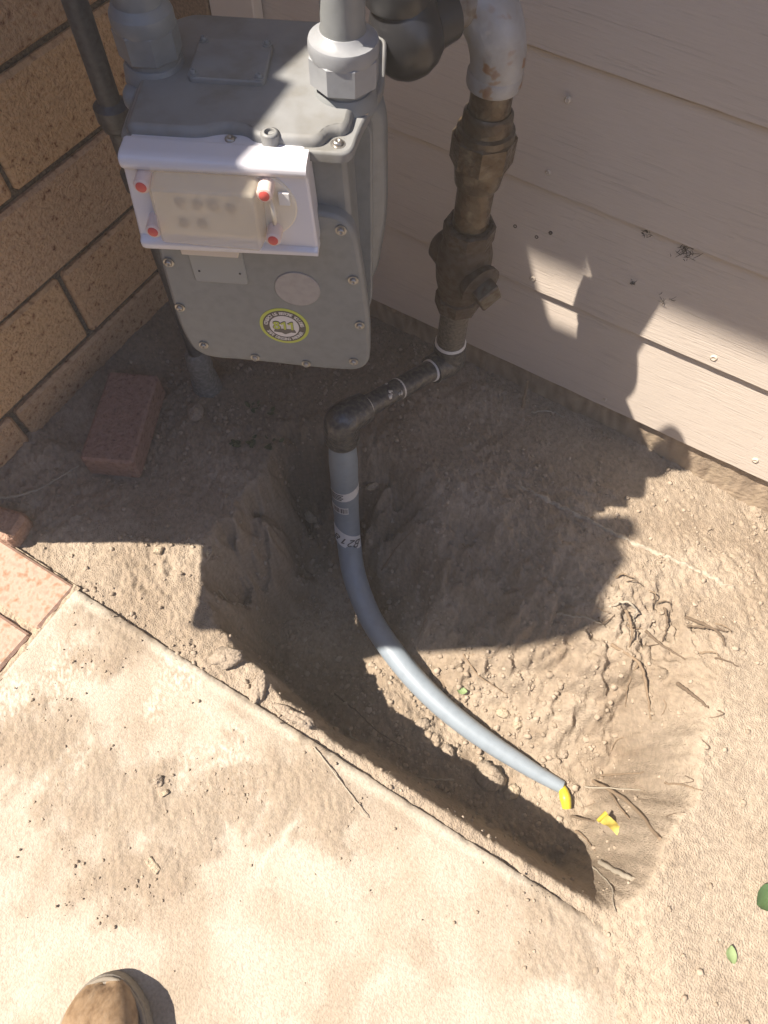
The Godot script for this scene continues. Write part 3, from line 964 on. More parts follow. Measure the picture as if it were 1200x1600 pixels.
	var bp := curve([Vector3(-0.040, 0.704, 0.035), Vector3(-0.038, 0.700, 0.058), Vector3(-0.050, 0.688, 0.076), Vector3(-0.064, 0.694, 0.084), Vector3(-0.074, 0.722, 0.086)], 6)
	m.tube(PackedVector3Array([Vector3(-0.042, 0.700, 0.042), Vector3(-0.052, 0.696, 0.064)]), [0.0255, 0.0265], 24)
	m.lathe([Vector2(0.0, -0.0385), Vector2(0.010, -0.0372), Vector2(0.020, -0.0328), Vector2(0.0285, -0.0255), Vector2(0.0345, -0.0155), Vector2(0.0372, -0.004), Vector2(0.0368, 0.006), Vector2(0.0335, 0.018), Vector2(0.0295, 0.027), Vector2(0.0285, 0.040)], T(Vector3(-0.064, 0.690, 0.080), Basis.from_euler(Vector3(-0.08, 0, 0.25))), 32)
	m.lathe([Vector2(0.0285, -0.010), Vector2(0.0315, -0.007), Vector2(0.0315, 0.007), Vector2(0.0285, 0.010)], T(Vector3(-0.073, 0.724, 0.083)), 28)
	put("black_elbow", m, mat(lin(0.028, 0.028, 0.031), 0.28, 0.2, null), g, "black painted elbow")
	m = MB.new()
	m.lathe([Vector2(0.022, 0.71), Vector2(0.022, 0.98), Vector2(0.0, 0.98)], T(Vector3(-0.074, 0, 0.083)), 26)
	put("riser_top_pipe", m, mat(lin(0.16, 0.165, 0.18), 0.4, 0.2, null), g)
	# two black elbows and the nipple between them
	var e1 := Vector3(0.004, 0.180, 0.0)
	var e2 := Vector3(0.534 - X, 0.214, 0.369 - Z)
	var d := (e2 - e1).normalized()
	m = MB.new()
	var p1 := curve([Vector3(0, 0.218, 0), Vector3(0.001, 0.202, 0.001), e1 + Vector3(0, 0.004, 0.004), e1 + d * 0.020 + Vector3(0, 0.001, 0), e1 + d * 0.042], 6)
	m.tube(p1, ramp([0.0265, 0.0265, 0.0258, 0.0245, 0.0235], p1.size()), 24)
	put("lower_elbow", m, black, g)
	m = MB.new()
	m.lathe([Vector2(0.0235, 0.211), Vector2(0.0252, 0.214), Vector2(0.0252, 0.222), Vector2(0.0228, 0.224)], at, 26)
	put("sealing_tape", m, tape, g)
	m = MB.new()
	m.tube(PackedVector3Array([e1 + d * 0.03, e2 - d * 0.03]), [0.0175, 0.0175], 24)
	put("nipple", m, black, g)
	for k in [0.043, (e2 - e1).length() - 0.047, 0.115]:
		m = MB.new()
		var fr := T(e1 + d * k, along(d) * Basis.from_euler(Vector3(0.08, 0, 0.06)))
		var rr := 0.0178 if k == 0.115 else 0.0192
		m.lathe([Vector2(rr - 0.002, -0.003), Vector2(rr, -0.001), Vector2(rr, 0.0012 if k == 0.115 else 0.002), Vector2(rr - 0.002, 0.004)], fr, 22)
		put("sealing_tape", m, tape, g)
	rng.seed = 9
	m = MB.new()
	for k in 7:
		var a := rng.randf_range(-0.6, 1.2)
		var side := d.cross(Vector3.UP).normalized()
		var q := e1 + d * (0.118 + rng.randf() * 0.03) + (Vector3.UP * cos(a) - side * sin(a)) * 0.0176
		m.lathe([Vector2(0, -0.001), Vector2(rng.randf_range(0.002, 0.0045), 0), Vector2(0, 0.0012)], T(q, along(q - e1 - d * 0.13)), 7)
	put("paint_splash", m, tape, g)
	m = MB.new()
	var p2 := curve([e2 - d * 0.046, e2 - d * 0.022, e2 - d * 0.003 + Vector3(0, -0.003, 0), e2 + Vector3(0.0, -0.022, 0.001), e2 + Vector3(0, -0.044, 0)], 6)
	m.tube(p2, ramp([0.0238, 0.0258, 0.0275, 0.0268, 0.0260], p2.size()), 24)
	m.lathe([Vector2(0.0258, -0.052), Vector2(0.0275, -0.049), Vector2(0.0275, -0.037), Vector2(0.026, -0.034)], T(e2), 26)
	put("lower_elbow", m, black, g)
	# grey plastic casing, bending over and thinning towards its end
	var cx := 0.534 - X
	var cz := 0.369 - Z
	var pts := [Vector3(cx, 0.185, cz), Vector3(cx, 0.10, cz), Vector3(cx, 0.0, cz), Vector3(cx + 0.002, -0.085, cz + 0.003)]
	for q in [[0.553, -0.165, 0.393], [0.588, -0.217, 0.431], [0.651, -0.244, 0.478], [0.716, -0.250, 0.511], [0.784, -0.251, 0.538], [0.853, -0.251, 0.557], [0.920, -0.250, 0.568], [0.980, -0.249, 0.573], [1.030, -0.247, 0.575], [1.075, -0.245, 0.576], [1.117, -0.242, 0.575]]:
		pts.append(Vector3(q[0] - X, q[1], q[2] - Z))
	var cp := curve(pts, 8)
	m = MB.new()
	m.tube(cp, ramp([0.0195, 0.0240, 0.0242, 0.0242, 0.0240, 0.0237, 0.0233, 0.0228, 0.0221, 0.0211, 0.0197, 0.0180, 0.0160, 0.0138, 0.0116], cp.size()), 26)
	var dusty := tex(fresh(106, 0.015, 5), [[0.0, grey(0.92)], [0.5, grey(0.98)], [1.0, grey(1.0)]])
	var plastic := mat(lin(0.245, 0.290, 0.335), 0.45, 0.0, dusty, 5.0)
	put("casing", m, plastic, g, "grey plastic casing with white labels")
	m = MB.new()
	m.tube(PackedVector3Array([Vector3(1.076 - X, -0.2466, 0.575 - Z), Vector3(1.081 - X, -0.2461, 0.575 - Z)]), [0.0146, 0.0143], 20)
	put("casing_notch", m, mat(lin(0.20, 0.21, 0.22), 0.6), g)
	m = MB.new()
	var yp := curve([Vector3(1.112 - X, -0.243, 0.574 - Z), Vector3(1.120 - X, -0.238, 0.580 - Z), Vector3(1.128 - X, -0.236, 0.590 - Z), Vector3(1.138 - X, -0.240, 0.603 - Z)], 6)
	m.tube(yp, ramp([0.0055, 0.0085, 0.0105, 0.0080], yp.size()), 14)
	put("yellow_pipe", m, mat(lin(0.50, 0.43, 0.03), 0.4), g, "yellow plastic gas pipe poking out of the casing")
	# labels wrapped on the casing: angle 0 faces the open side of the yard
	var wrap = func(p: Vector3, r: float) -> Vector3:
		var a := 0.61 + p.x / r
		var mid := Vector3(cx, p.y, cz)
		for k in cp.size() - 1:
			if cp[k].y >= p.y and cp[k + 1].y < p.y:
				mid = cp[k].lerp(cp[k + 1], (cp[k].y - p.y) / (cp[k].y - cp[k + 1].y))
				break
		return mid + Vector3(sin(a) * (r + p.z), 0.0, cos(a) * (r + p.z))
	var paper := mat(lin(0.66, 0.66, 0.65), 0.55)
	var ink := mat(lin(0.05, 0.05, 0.055), 0.6)
	var patch = func(mb: MB, x0: float, x1: float, y0: float, y1: float, z: float, shear := 0.0, taper := 0.0):
		var rows := []
		var ce := []
		for j in 5:
			var row := PackedVector3Array()
			for i in 13:
				var x := lerpf(x0, x1, i / 12.0)
				var half := (y1 - y0) / 2.0 * (1.0 - taper * i / 12.0)
				row.append(wrap.call(Vector3(x, (y0 + y1) / 2.0 + shear * x + half * (j - 2) / 2.0, z), 0.0243))
			rows.append(row)
			ce.append(Vector3(cx, y0, cz))
		mb.grid(rows, false, Color.WHITE, ce)
	m = MB.new()
	patch.call(m, -0.042, 0.042, -0.003, 0.025, 0.0006, 0.16)
	put("band_label", m, paper, g, "white band label")
	m = MB.new()
	for k in 4:
		patch.call(m, -0.034, -0.004 - 0.003 * (k % 2), 0.0185 - k * 0.0055, 0.0218 - k * 0.0055, 0.0009, 0.16)
	put("label_print", m, ink, g)
	m = MB.new()
	patch.call(m, -0.034, 0.004, -0.052, -0.028, 0.0006, 0.02)
	put("barcode_label", m, paper, g, "small white barcode label")
	m = MB.new()
	rng.seed = 3
	var bx := -0.026
	while bx < 0.001:
		var bw := rng.randf_range(0.0007, 0.0022)
		patch.call(m, bx, bx + bw, -0.048, -0.031, 0.0009, 0.02)
		bx += bw + rng.randf_range(0.0007, 0.0016)
	put("label_print", m, ink, g)
	m = MB.new()
	patch.call(m, -0.030, 0.026, -0.158, -0.112, 0.0020, -0.5, 0.4)
	put("number_label", m, paper, g, "pointed white label reading B218")
	var font := SystemFont.new()
	font.font_names = PackedStringArray(["Droid Sans"])
	m = MB.new()
	for k in 4:
		var tm := TextMesh.new()
		tm.font = font
		tm.font_size = 32
		tm.pixel_size = 0.021 / 32.0
		tm.depth = 0.0004
		tm.text = "B218"[k]
		var along_x := 0.015 - k * 0.0115
		m.take(tm.get_mesh_arrays(), T(Vector3(along_x, -0.135 - 0.5 * along_x, 0.0042), Basis(Vector3(0, 0, 1), PI - 0.5)), func(p): return wrap.call(Vector3(p.x, p.y, p.z), 0.0243))
	put("label_number", m, ink, g)

func build_left_pipe():
	var g := thing("service_pipe", "thin dark grey vertical pipe with coupling between the meter and the block wall", "pipe", Vector3(0.18, 0, 0.31))
	var p := mat(lin(0.125, 0.13, 0.135), 0.42, 0.2, tex(fresh(111, 0.04, 4), [[0.0, grey(0.75)], [1.0, grey(1.0)]]), 6.0)
	var at := T(Vector3.ZERO)
	var m := MB.new()
	m.lathe([Vector2(0.0138, -0.08), Vector2(0.0138, 1.5), Vector2(0.0, 1.5)], at, 24)
	put("pipe", m, p, g)
	m = MB.new()
	m.lathe([Vector2(0.0138, 0.510), Vector2(0.0180, 0.512), Vector2(0.0190, 0.516), Vector2(0.0190, 0.522), Vector2(0.0190, 0.522), Vector2(0.0215, 0.524), Vector2(0.0215, 0.540), Vector2(0.0215, 0.540), Vector2(0.0175, 0.543), Vector2(0.0138, 0.546)], at, 26)
	put("coupling", m, p, g)
	m = MB.new()
	m.lathe([Vector2(0.0138, 0.425), Vector2(0.0175, 0.428), Vector2(0.0175, 0.452), Vector2(0.0138, 0.456)], at, 24)
	put("coupling", m, p, g)
	m = MB.new()
	m.lathe([Vector2(0.030, -0.03), Vector2(0.026, 0.015), Vector2(0.022, 0.035), Vector2(0.024, 0.05), Vector2(0.021, 0.085), Vector2(0.0138, 0.09)], at, 20)
	put("base_fitting", m, mat(lin(0.30, 0.295, 0.28), 0.8, 0.0, tex(fresh(112, 0.04, 4), [[0.0, grey(0.6)], [1.0, grey(1.0)]]), 6.0), g)

# ------------------------------------------------------------------ bricks
func brick_mesh(size: Vector3, seed_: int, bev: float, wob_: float) -> MB:
	var m := MB.new()
	m.box(size, T(Vector3(0, size.y / 2, 0)), bev)
	var f := fresh(seed_, 30.0, 3)
	for k in m.v.size():
		var p := m.v[k]
		m.v[k] = p + Vector3(f.get_noise_3dv(p), f.get_noise_3dv(p + Vector3(9, 0, 0)) * 0.5, f.get_noise_3dv(p + Vector3(0, 0, 9))) * wob_
	return m

func build_bricks():
	var speck := tex(fresh(121, 0.02, 6), [[0.0, Color(0.62, 0.57, 0.55)], [0.25, Color(0.88, 0.85, 0.83)], [1.0, grey(1.0)]])
	var bump := tex(fresh(122, 0.08, 4), [], 256, 5.0)
	var b := lone("brick", brick_mesh(Vector3(0.092, 0.055, 0.190), 1, 0.004, 0.003), mat(lin(0.33, 0.225, 0.19), 0.9, 0.0, speck, 7.0, bump, 0.8), "loose dark red brick lying on the soil beside the block wall", "brick", Vector3(0.127, -0.006, 0.472))
	b.rotation.y = 0.445
	var dusty := mat(lin(0.43, 0.315, 0.27), 0.95, 0.0, tex(fresh(123, 0.018, 5), [[0.0, Color(0.78, 0.68, 0.56)], [0.45, Color(1.0, 0.98, 0.94)], [1.0, Color(0.95, 0.80, 0.74)]]), 5.0, bump, 0.15, true)
	var labels := ["dusty pink paving brick at the corner of the concrete, nearest the block wall's shadow", "dusty pink paving brick next in the row along the concrete, at the left edge", "dusty pink paving brick of the row furthest down the left edge"]
	for k in 3:
		lone("paving_brick", brick_mesh(Vector3(0.172, 0.06, 0.085), 5 + k, 0.004, 0.002), dusty, labels[k], "paving brick", Vector3(0.166 - 0.004 * k, -0.058 + 0.001 * k, 0.798 + k * 0.096), "pink paving bricks edging the concrete")
	var chunk := lone("brick_piece", brick_mesh(Vector3(0.06, 0.05, 0.05), 21, 0.006, 0.006), mat(lin(0.45, 0.30, 0.225), 0.95, 0.0, speck, 8.0, bump, 1.0), "broken tan brick piece at the left edge against the paving bricks", "brick piece", Vector3(0.085, -0.022, 0.733))
	chunk.rotation.y = 0.25
	# mortar between paving bricks and slab
	var m := MB.new()
	var rows := []
	var f := fresh(131, 40.0, 3)
	for k in 70:
		var row := PackedVector3Array()
		for i in 70:
			var x := 0.06 + i * 0.0029
			var z := 0.752 + k * 0.0043
			row.append(Vector3(x, -0.0075 + f.get_noise_2d(x, z) * 0.004 + 0.006 * ss(0.243, 0.252, x), z))
		rows.append(row)
	m.grid(rows, false)
	var o := put("mortar_bed", m, mat(lin(0.42, 0.35, 0.26), 1.0, 0.0, speck, 6.0, bump, 1.0, true))
	o.set_meta("kind", "structure")

# ------------------------------------------------------------------ stones, clods, roots, leaves
func rock(r: Vector3, seed_: int, rings := 8, seg := 12, bumpy := 0.35) -> MB:
	var f := fresh(seed_, 1.3, 3)
	var m := MB.new()
	var rows := []
	var ce := []
	for k in rings + 1:
		var th := PI * k / rings
		var row := PackedVector3Array()
		for s in seg:
			var a := TAU * s / seg
			var d := Vector3(sin(th) * cos(a), cos(th), sin(th) * sin(a))
			var q := 1.0 + f.get_noise_3dv(d * 1.2) * bumpy * 1.5
			row.append(d * r * q)
		rows.append(row)
		ce.append(Vector3.ZERO)
	m.grid(rows, true, Color.WHITE, ce)
	return m

func build_stones():
	var dirt := tex(fresh(141, 0.05, 4), [[0.0, grey(0.72)], [0.5, grey(0.92)], [1.0, grey(1.0)]])
	var bump := tex(fresh(142, 0.07, 4), [], 256, 6.0)
	var soilm := mat(lin(0.37, 0.30, 0.23), 1.0, 0.0, dirt, 8.0, bump, 1.0, true)
	var palem := mat(lin(0.46, 0.375, 0.27), 1.0, 0.0, dirt, 8.0, bump, 1.0, true)
	var list := [
		["stone", "large rounded tan stone at the edge of the slab's shadow, below the grey casing", 1.000, 0.621, 0.030, 0.024, 0.025, soilm],
		["stone", "flat tan stone right of the large rounded stone in the pit", 1.047, 0.624, 0.017, 0.010, 0.012, palem],
		["stone", "knobbly pale stone against the lower side of the casing", 0.912, 0.624, 0.015, 0.012, 0.012, soilm],
		["stone", "small pale lump left of the casing at the shadow's edge", 0.846, 0.605, 0.017, 0.011, 0.012, soilm],
		["stone", "round brown pebble above the casing's thin end", 1.095, 0.521, 0.010, 0.008, 0.009, soilm],
		["stone", "pale flat stone on the lit pit floor above the casing", 0.968, 0.512, 0.014, 0.007, 0.009, palem],
		["stone", "angular tan stone on the pit floor under the bank roots", 1.000, 0.517, 0.010, 0.007, 0.009, palem],
		["stone", "dusty pale stone in the shade left of the casing's labels", 0.427, 0.350, 0.017, 0.012, 0.015, palem],
		["stone", "small white-flecked stone in the shade right of the labels", 0.550, 0.296, 0.016, 0.008, 0.008, palem],
		["stone", "grey stone in the dark soil beside the loose brick", 0.203, 0.375, 0.020, 0.010, 0.016, soilm],
		["concrete_chip", "pale square chip on the lit soil left of the pit", 0.324, 0.633, 0.006, 0.004, 0.007, palem],
		["concrete_chip", "thin white chip at the sunlit rim of the pit", 0.393, 0.592, 0.010, 0.003, 0.007, palem],
		["concrete_chip", "bright chip on the crumbled soil of the concrete, by the boot", 0.624, 1.006, 0.012, 0.003, 0.005, palem],
		["concrete_chip", "small bright chip at the upper end of the soil patch on the concrete", 0.578, 0.926, 0.006, 0.003, 0.004, palem],
		["soil_clod", "brown clod topping the crumbled soil patch on the concrete", 0.560, 0.918, 0.008, 0.006, 0.007, soilm],
		["soil_clod", "large crumbling clod on the pit rim beside the concrete edge", 0.535, 0.722, 0.024, 0.012, 0.016, soilm],
		["soil_clod", "long crumbling clod between pit and concrete edge, middle of the rim", 0.605, 0.735, 0.028, 0.009, 0.011, soilm],
		["soil_clod", "pointed crumbling clod at the lower end of the sunlit rim", 0.678, 0.741, 0.034, 0.008, 0.010, soilm],
	]
	var k := 0
	for q in list:
		var m := rock(Vector3(q[4], q[5], q[6]), 200 + k, 9, 14, 0.45 if q[0] == "soil_clod" else 0.3)
		if q[0] == "concrete_chip":
			m = brick_mesh(Vector3(q[4], q[5], q[6]) * 1.8, 300 + k, 0.001, 0.004)
		var p := on_ground(q[2], q[3], 0.0)
		if q[0] != "concrete_chip":
			p.y += q[5] * 0.35
		var o := lone(q[0], m, q[7], q[1], q[0].replace("_", " ") if q[0] != "stone" else "stone", p)
		o.rotation.y = k * 1.3
		k += 1
	# crumbs of soil nobody could count
	var shapes := []
	for j in 4:
		shapes.append(rock(Vector3(1.0, 0.75, 0.85), 400 + j, 5, 7, 0.5))
	rng.seed = 20
	for j in 4:
		var xs := []
		var cs := []
		var tries := 0
		while xs.size() < 3000 and tries < 90000:
			tries += 1
			var x := rng.randf_range(0.02, 1.7)
			var z := rng.randf_range(0.0, 1.15)
			var slab := z > 0.757 and x > 0.257 and x < 1.13
			if z > 0.745 and x < 0.26:
				continue
			var keep := 0.0
			if slab:
				keep = 0.75 * ss(0.25, 0.75, soil(x, z)) + 0.012
			else:
				var d := dug(x, z)
				keep = 0.10 + 0.6 * ss(0.05, 0.45, noise("crumbs", 24, 8.0, 3).get_noise_2d(x, z)) + 0.3 * d
				if x > 1.2 and z > 0.3:
					keep *= 0.12
			if rng.randf() > keep:
				continue
			var s := 0.0008 + 0.0044 * pow(rng.randf(), 5.0)
			if slab:
				s *= 0.55
			elif dug(x, z) > 0.5 and rng.randf() < 0.06:
				s = rng.randf_range(0.004, 0.008)
			xs.append(Transform3D(Basis.from_euler(Vector3(rng.randf() * 6, rng.randf() * 6, rng.randf() * 6)).scaled(Vector3.ONE * s), on_ground(x, z, s * 0.25)))
			var t := rng.randf()
			cs.append(Color(0.29, 0.23, 0.17).lerp(Color(0.385, 0.315, 0.243), t * t))
		var mm := MultiMesh.new()
		mm.transform_format = MultiMesh.TRANSFORM_3D
		mm.use_colors = true
		var cm := StandardMaterial3D.new()
		cm.vertex_color_use_as_albedo = true
		cm.roughness = 1.0
		mm.mesh = shapes[j].mesh(cm)
		mm.instance_count = xs.size()
		for i in xs.size():
			mm.set_instance_transform(i, xs[i])
			mm.set_instance_color(i, cs[i])
		var mi := MultiMeshInstance3D.new()
		mi.multimesh = mm
		mi.name = numbered("soil_crumbs")
		add_child(mi)
		mi.set_meta("kind", "stuff")
		tag(mi, "loose crumbs of dry tan soil scattered over ground and concrete", "soil")

func root_on(called: String, label: String, category: String, group: String, pts: Array, r: float, lift: float, m: Material, seed_ := 1, taper := 0.4):
	var f := fresh(seed_, 60.0, 3)
	var p3 := []
	for q in pts:
		p3.append(on_ground(q[0], q[1], (q[2] if q.size() > 2 else lift)))
	var c := curve(p3, 8)
	var o := c[0]
	var rr := []
	for k in c.size():
		var t := float(k) / (c.size() - 1)
		var w := r * (1.1 if r < 0.003 else 0.6) if k > 0 else 0.0
		c[k] += Vector3(f.get_noise_1d(k * 0.02 + seed_), f.get_noise_1d(k * 0.02 + 7.0), f.get_noise_1d(k * 0.02 + 17.0 + seed_)) * w
		c[k] -= o
		rr.append(r * lerpf(1.0, taper, t) * (1.0 + 0.3 * f.get_noise_1d(k * 0.05)))
	var mb := MB.new()
	mb.tube(c, rr, 8)
	lone(called, mb, m, label, category, o, group)

func build_roots():
	var bark := tex(fresh(151, 0.06, 4), [[0.0, grey(0.6)], [1.0, grey(1.0)]])
	var tan := mat(lin(0.36, 0.26, 0.17), 0.95, 0.0, bark, 20.0)
	var dark := mat(lin(0.21, 0.15, 0.10), 0.95, 0.0, bark, 20.0)
	var pale := mat(lin(0.56, 0.49, 0.385), 0.9, 0.0, bark, 20.0)
	var G := "roots exposed in the pit bank"
	root_on("root", "long forked tan root running down the middle of the pit bank", "root", G, [[1.066, 0.355, 0.004], [1.113, 0.371, 0.012], [1.144, 0.399, 0.015], [1.173, 0.432, 0.006]], 0.0036, 0.01, tan, 1)
	root_on("root", "pale horizontal root at the left end of the root tangle", "root", G, [[0.962, 0.354, 0.004], [0.985, 0.351, 0.012], [1.010, 0.341, 0.012], [1.045, 0.333, 0.003]], 0.0026, 0.01, pale, 2)
	root_on("root", "looping pale root at the heart of the root tangle", "root", G, [[1.030, 0.311, 0.0], [1.045, 0.304, 0.02], [1.067, 0.304, 0.02], [1.078, 0.317, 0.008]], 0.0028, 0.01, pale, 3)
	root_on("root", "short hooked root hanging below the looping root", "root", G, [[1.055, 0.308, 0.01], [1.067, 0.318, 0.018], [1.081, 0.337, 0.014], [1.090, 0.351, 0.0]], 0.0032, 0.01, tan, 4)
	root_on("root", "dark upright root right of the looping root", "root", G, [[1.108, 0.274, 0.004], [1.118, 0.291, 0.014], [1.126, 0.304, 0.012], [1.132, 0.320, 0.0]], 0.0024, 0.01, dark, 5)
	root_on("root", "dark splayed root at the right end of the root tangle", "root", G, [[1.145, 0.272, 0.002], [1.172, 0.278, 0.012], [1.196, 0.285, 0.008], [1.212, 0.296, 0.0]], 0.0034, 0.01, dark, 6)
	root_on("root", "thin dark root crossing under the splayed root", "root", G, [[1.150, 0.289, 0.004], [1.176, 0.282, 0.013], [1.205, 0.270, 0.004]], 0.002, 0.01, dark, 7)
	root_on("root", "short dark root sliver on the right bank below the tangle", "root", G, [[1.174, 0.379, 0.002], [1.194, 0.394, 0.008], [1.216, 0.408, 0.002]], 0.0036, 0.01, dark, 8)
	root_on("root", "curved dark root under the tangle above the long forked root", "root", G, [[1.101, 0.316, 0.0], [1.131, 0.328, 0.012], [1.169, 0.338, 0.002]], 0.003, 0.01, dark, 9)
	root_on("root", "tan side branch of the long forked root", "root", G, [[1.113, 0.371, 0.008], [1.121, 0.396, 0.010], [1.139, 0.420, 0.002]], 0.002, 0.01, tan, 10)
	rng.seed = 66
	var cols := ["left end", "middle", "right end"]
	for k in 12:
		var c := k % 3
		var low := (k / 3) % 2
		var x: float = [1.015, 1.085, 1.175][c] + rng.randf_range(-0.014, 0.014) + (0.014 if k >= 6 else 0.0)
		var z := 0.268 + 0.055 * low + rng.randf_range(-0.008, 0.008)
		var word := "tan" if k < 6 else "dark"
		root_on("rootlet", "thin broken %s rootlet at the %s of the root tangle's %s edge" % [word, cols[c], "lower" if low == 1 else "upper"], "root", "thin rootlets in the pit bank", [[x, z, 0.0], [x + rng.randf_range(0.004, 0.016), z + rng.randf_range(-0.006, 0.008), rng.randf_range(0.006, 0.016)], [x + rng.randf_range(0.016, 0.034), z + rng.randf_range(-0.012, 0.014), rng.randf_range(-0.002, 0.008)]], rng.randf_range(0.0010, 0.0021), 0.0, tan if k < 6 else dark, 20 + k)
	for k in 8:
		var z := 0.405 + 0.055 * (k / 2)
		var x := (1.165 if k % 2 == 0 else 1.225) + rng.randf_range(-0.008, 0.008)
		root_on("rootlet", "short hair root on the right bank, %s, level with %s" % ["floor side" if k % 2 == 0 else "rim side", ["the dark sliver", "the casing's middle", "the yellow pipe", "the yellow tag"][k / 2]], "root", "hair roots on the right bank", [[x, z, 0.0], [x + rng.randf_range(-0.012, 0.014), z + rng.randf_range(0.002, 0.012), 0.005], [x + rng.randf_range(-0.012, 0.014), z + rng.randf_range(0.012, 0.024), 0.0]], rng.randf_range(0.0007, 0.0014), 0.0, tan if k % 2 == 0 else dark, 60 + k)
	G = "twigs round the yellow tag"
	root_on("twig", "long straight twig leaning past the yellow tag", "twig", G, [[1.160, 0.538, 0.004], [1.192, 0.567, 0.016], [1.213, 0.619, 0.010]], 0.0034, 0.01, tan, 31, 0.8)
	root_on("twig", "pale thin twig lying level above the long twig", "twig", G, [[1.152, 0.554, 0.006], [1.201, 0.542, 0.012]], 0.0018, 0.01, pale, 32)
	root_on("twig", "short brown twig crossing the long twig near its top", "twig", G, [[1.179, 0.544, 0.006], [1.188, 0.574, 0.014], [1.198, 0.594, 0.004]], 0.003, 0.01, tan, 33)
	root_on("twig", "dark twig between the yellow pipe and the yellow tag", "twig", G, [[1.151, 0.610, 0.004], [1.177, 0.606, 0.010], [1.189, 0.620, 0.004]], 0.0022, 0.01, dark, 34)
	root_on("twig", "split pale twig on the shadow edge below the yellow pipe", "twig", G, [[1.168, 0.628, 0.004], [1.179, 0.636, 0.010], [1.189, 0.651, 0.004]], 0.0028, 0.01, tan, 35)
	root_on("twig", "thin twig lying flat above the yellow pipe", "twig", G, [[1.169, 0.523, 0.006], [1.196, 0.514, 0.008]], 0.0022, 0.01, tan, 36)
	root_on("twig", "broken pale twig stub at the lower corner of the pit", "twig", G, [[1.192, 0.668, 0.004], [1.198, 0.679, 0.010], [1.206, 0.682, 0.006]], 0.0042, 0.01, pale, 37, 0.9)
	root_on("root", "thin root hooked over the right rim of the pit", "root", "", [[1.214, 0.528, 0.003], [1.226, 0.529, 0.006], [1.240, 0.531, 0.004]], 0.0018, 0.01, tan, 38)
	G = "pale rootlets in the shade of the pit"
	root_on("rootlet", "curled white rootlet on the shaded left bank of the pit", "root", G, [[0.425, 0.622, 0.004], [0.434, 0.618, 0.008], [0.440, 0.607, 0.006], [0.445, 0.604, 0.004]], 0.0016, 0.01, pale, 41, 0.9)
	root_on("rootlet", "hooked white rootlet beside the concrete edge", "root", G, [[0.735, 0.685, 0.006], [0.741, 0.692, 0.010], [0.758, 0.691, 0.006]], 0.0018, 0.01, pale, 42)
	root_on("rootlet", "white-tipped straight rootlet in the slab's shadow", "root", G, [[0.945, 0.660, 0.008], [0.915, 0.677, 0.006], [0.880, 0.689, 0.003]], 0.0019, 0.01, pale, 43, 0.3)
	root_on("rootlet", "forked white rootlet in the lower corner of the pit", "root", G, [[1.185, 0.680, 0.004], [1.190, 0.702, 0.008], [1.189, 0.721, 0.006], [1.193, 0.734, 0.004]], 0.0014, 0.01, pale, 44)
	root_on("root", "long thin root along the shaded pit floor below the casing", "root", "", [[0.661, 0.630, 0.003], [0.728, 0.646, 0.006], [0.794, 0.659, 0.004], [0.849, 0.655, 0.003]], 0.0018, 0.01, dark, 45)
	root_on("root", "thin root curving over the lit floor above the casing", "root", "", [[0.852, 0.459, 0.003], [0.896, 0.480, 0.006], [0.956, 0.482, 0.003]], 0.0020, 0.01, tan, 46)
	root_on("root", "short root stub at the top of the lit pit floor", "root", "", [[0.867, 0.454, 0.003], [0.902, 0.446, 0.006]], 0.002, 0.01, tan, 47)
	root_on("root", "dark root on the shaded slope right of the casing's bend", "root", "", [[0.744, 0.398, 0.004], [0.755, 0.434, 0.010], [0.758, 0.461, 0.004]], 0.0026, 0.01, tan, 48)
	root_on("root", "thin straight root beside the casing in the shade", "root", "", [[0.623, 0.381, 0.004], [0.641, 0.353, 0.008], [0.670, 0.327, 0.003]], 0.0018, 0.01, tan, 49)
	root_on("root", "thin pale root on the shaded slope below the siding", "root", "", [[0.756, 0.319, 0.003], [0.783, 0.337, 0.006], [0.802, 0.361, 0.003]], 0.0014, 0.01, tan, 50)
	root_on("stick", "small pale stick standing against the siding's footing", "stick", "", [[0.728, 0.032, 0.0], [0.722, 0.020, 0.022], [0.716, 0.011, 0.050]], 0.0034, 0.0, tan, 51, 0.7)
	root_on("stick", "thin dry stem lying on the dark soil near the footing", "stick", "", [[0.748, 0.034, 0.004], [0.779, 0.014, 0.006], [0.807, 0.013, 0.004]], 0.0022, 0.0, pale, 52)
	root_on("stick", "long dry stem on the soil at the foot of the block wall", "stick", "", [[0.039, 0.700, 0.006], [0.071, 0.654, 0.006], [0.098, 0.575, 0.004]], 0.0028, 0.0, pale, 53)
	root_on("stick", "thin pale straw lying on the concrete near its edge", "stick", "", [[0.728, 0.764, 0.003], [0.797, 0.787, 0.003], [0.847, 0.805, 0.003]], 0.0013, 0.0, pale, 54)
	# pale ridge of old mortar along a straight line in the soil
	var rows := []
	var ce := []
	var f := fresh(161, 25.0, 4)
	for j in 5:
		var row := PackedVector3Array()
		for i in 130:
			var x := 0.795 + i * 0.0031
			var w := 0.0045 + 0.004 * f.get_noise_1d(x * 3.0) + 0.003 * f.get_noise_1d(x * 9.0)
			w = maxf(w, 0.0008) * ss(0.795, 0.81, x) * ss(1.2, 1.17, x)
			var z := 0.192 - 0.010 * ss(0.95, 1.2, x) + f.get_noise_1d(x) * 0.004 + (j - 2) * 0.5 * w
			row.append(Vector3(x, height(x, z) + (0.0022 if j in [1, 2, 3] else -0.0015), z))
		rows.append(row)
	var mb := MB.new()
	mb.grid(rows, false)
	lone("mortar_streak", mb, mat(lin(0.60, 0.52, 0.41), 1.0, 0.0, bark, 20.0), "thin pale streak of old mortar running parallel to the siding", "mortar streak")

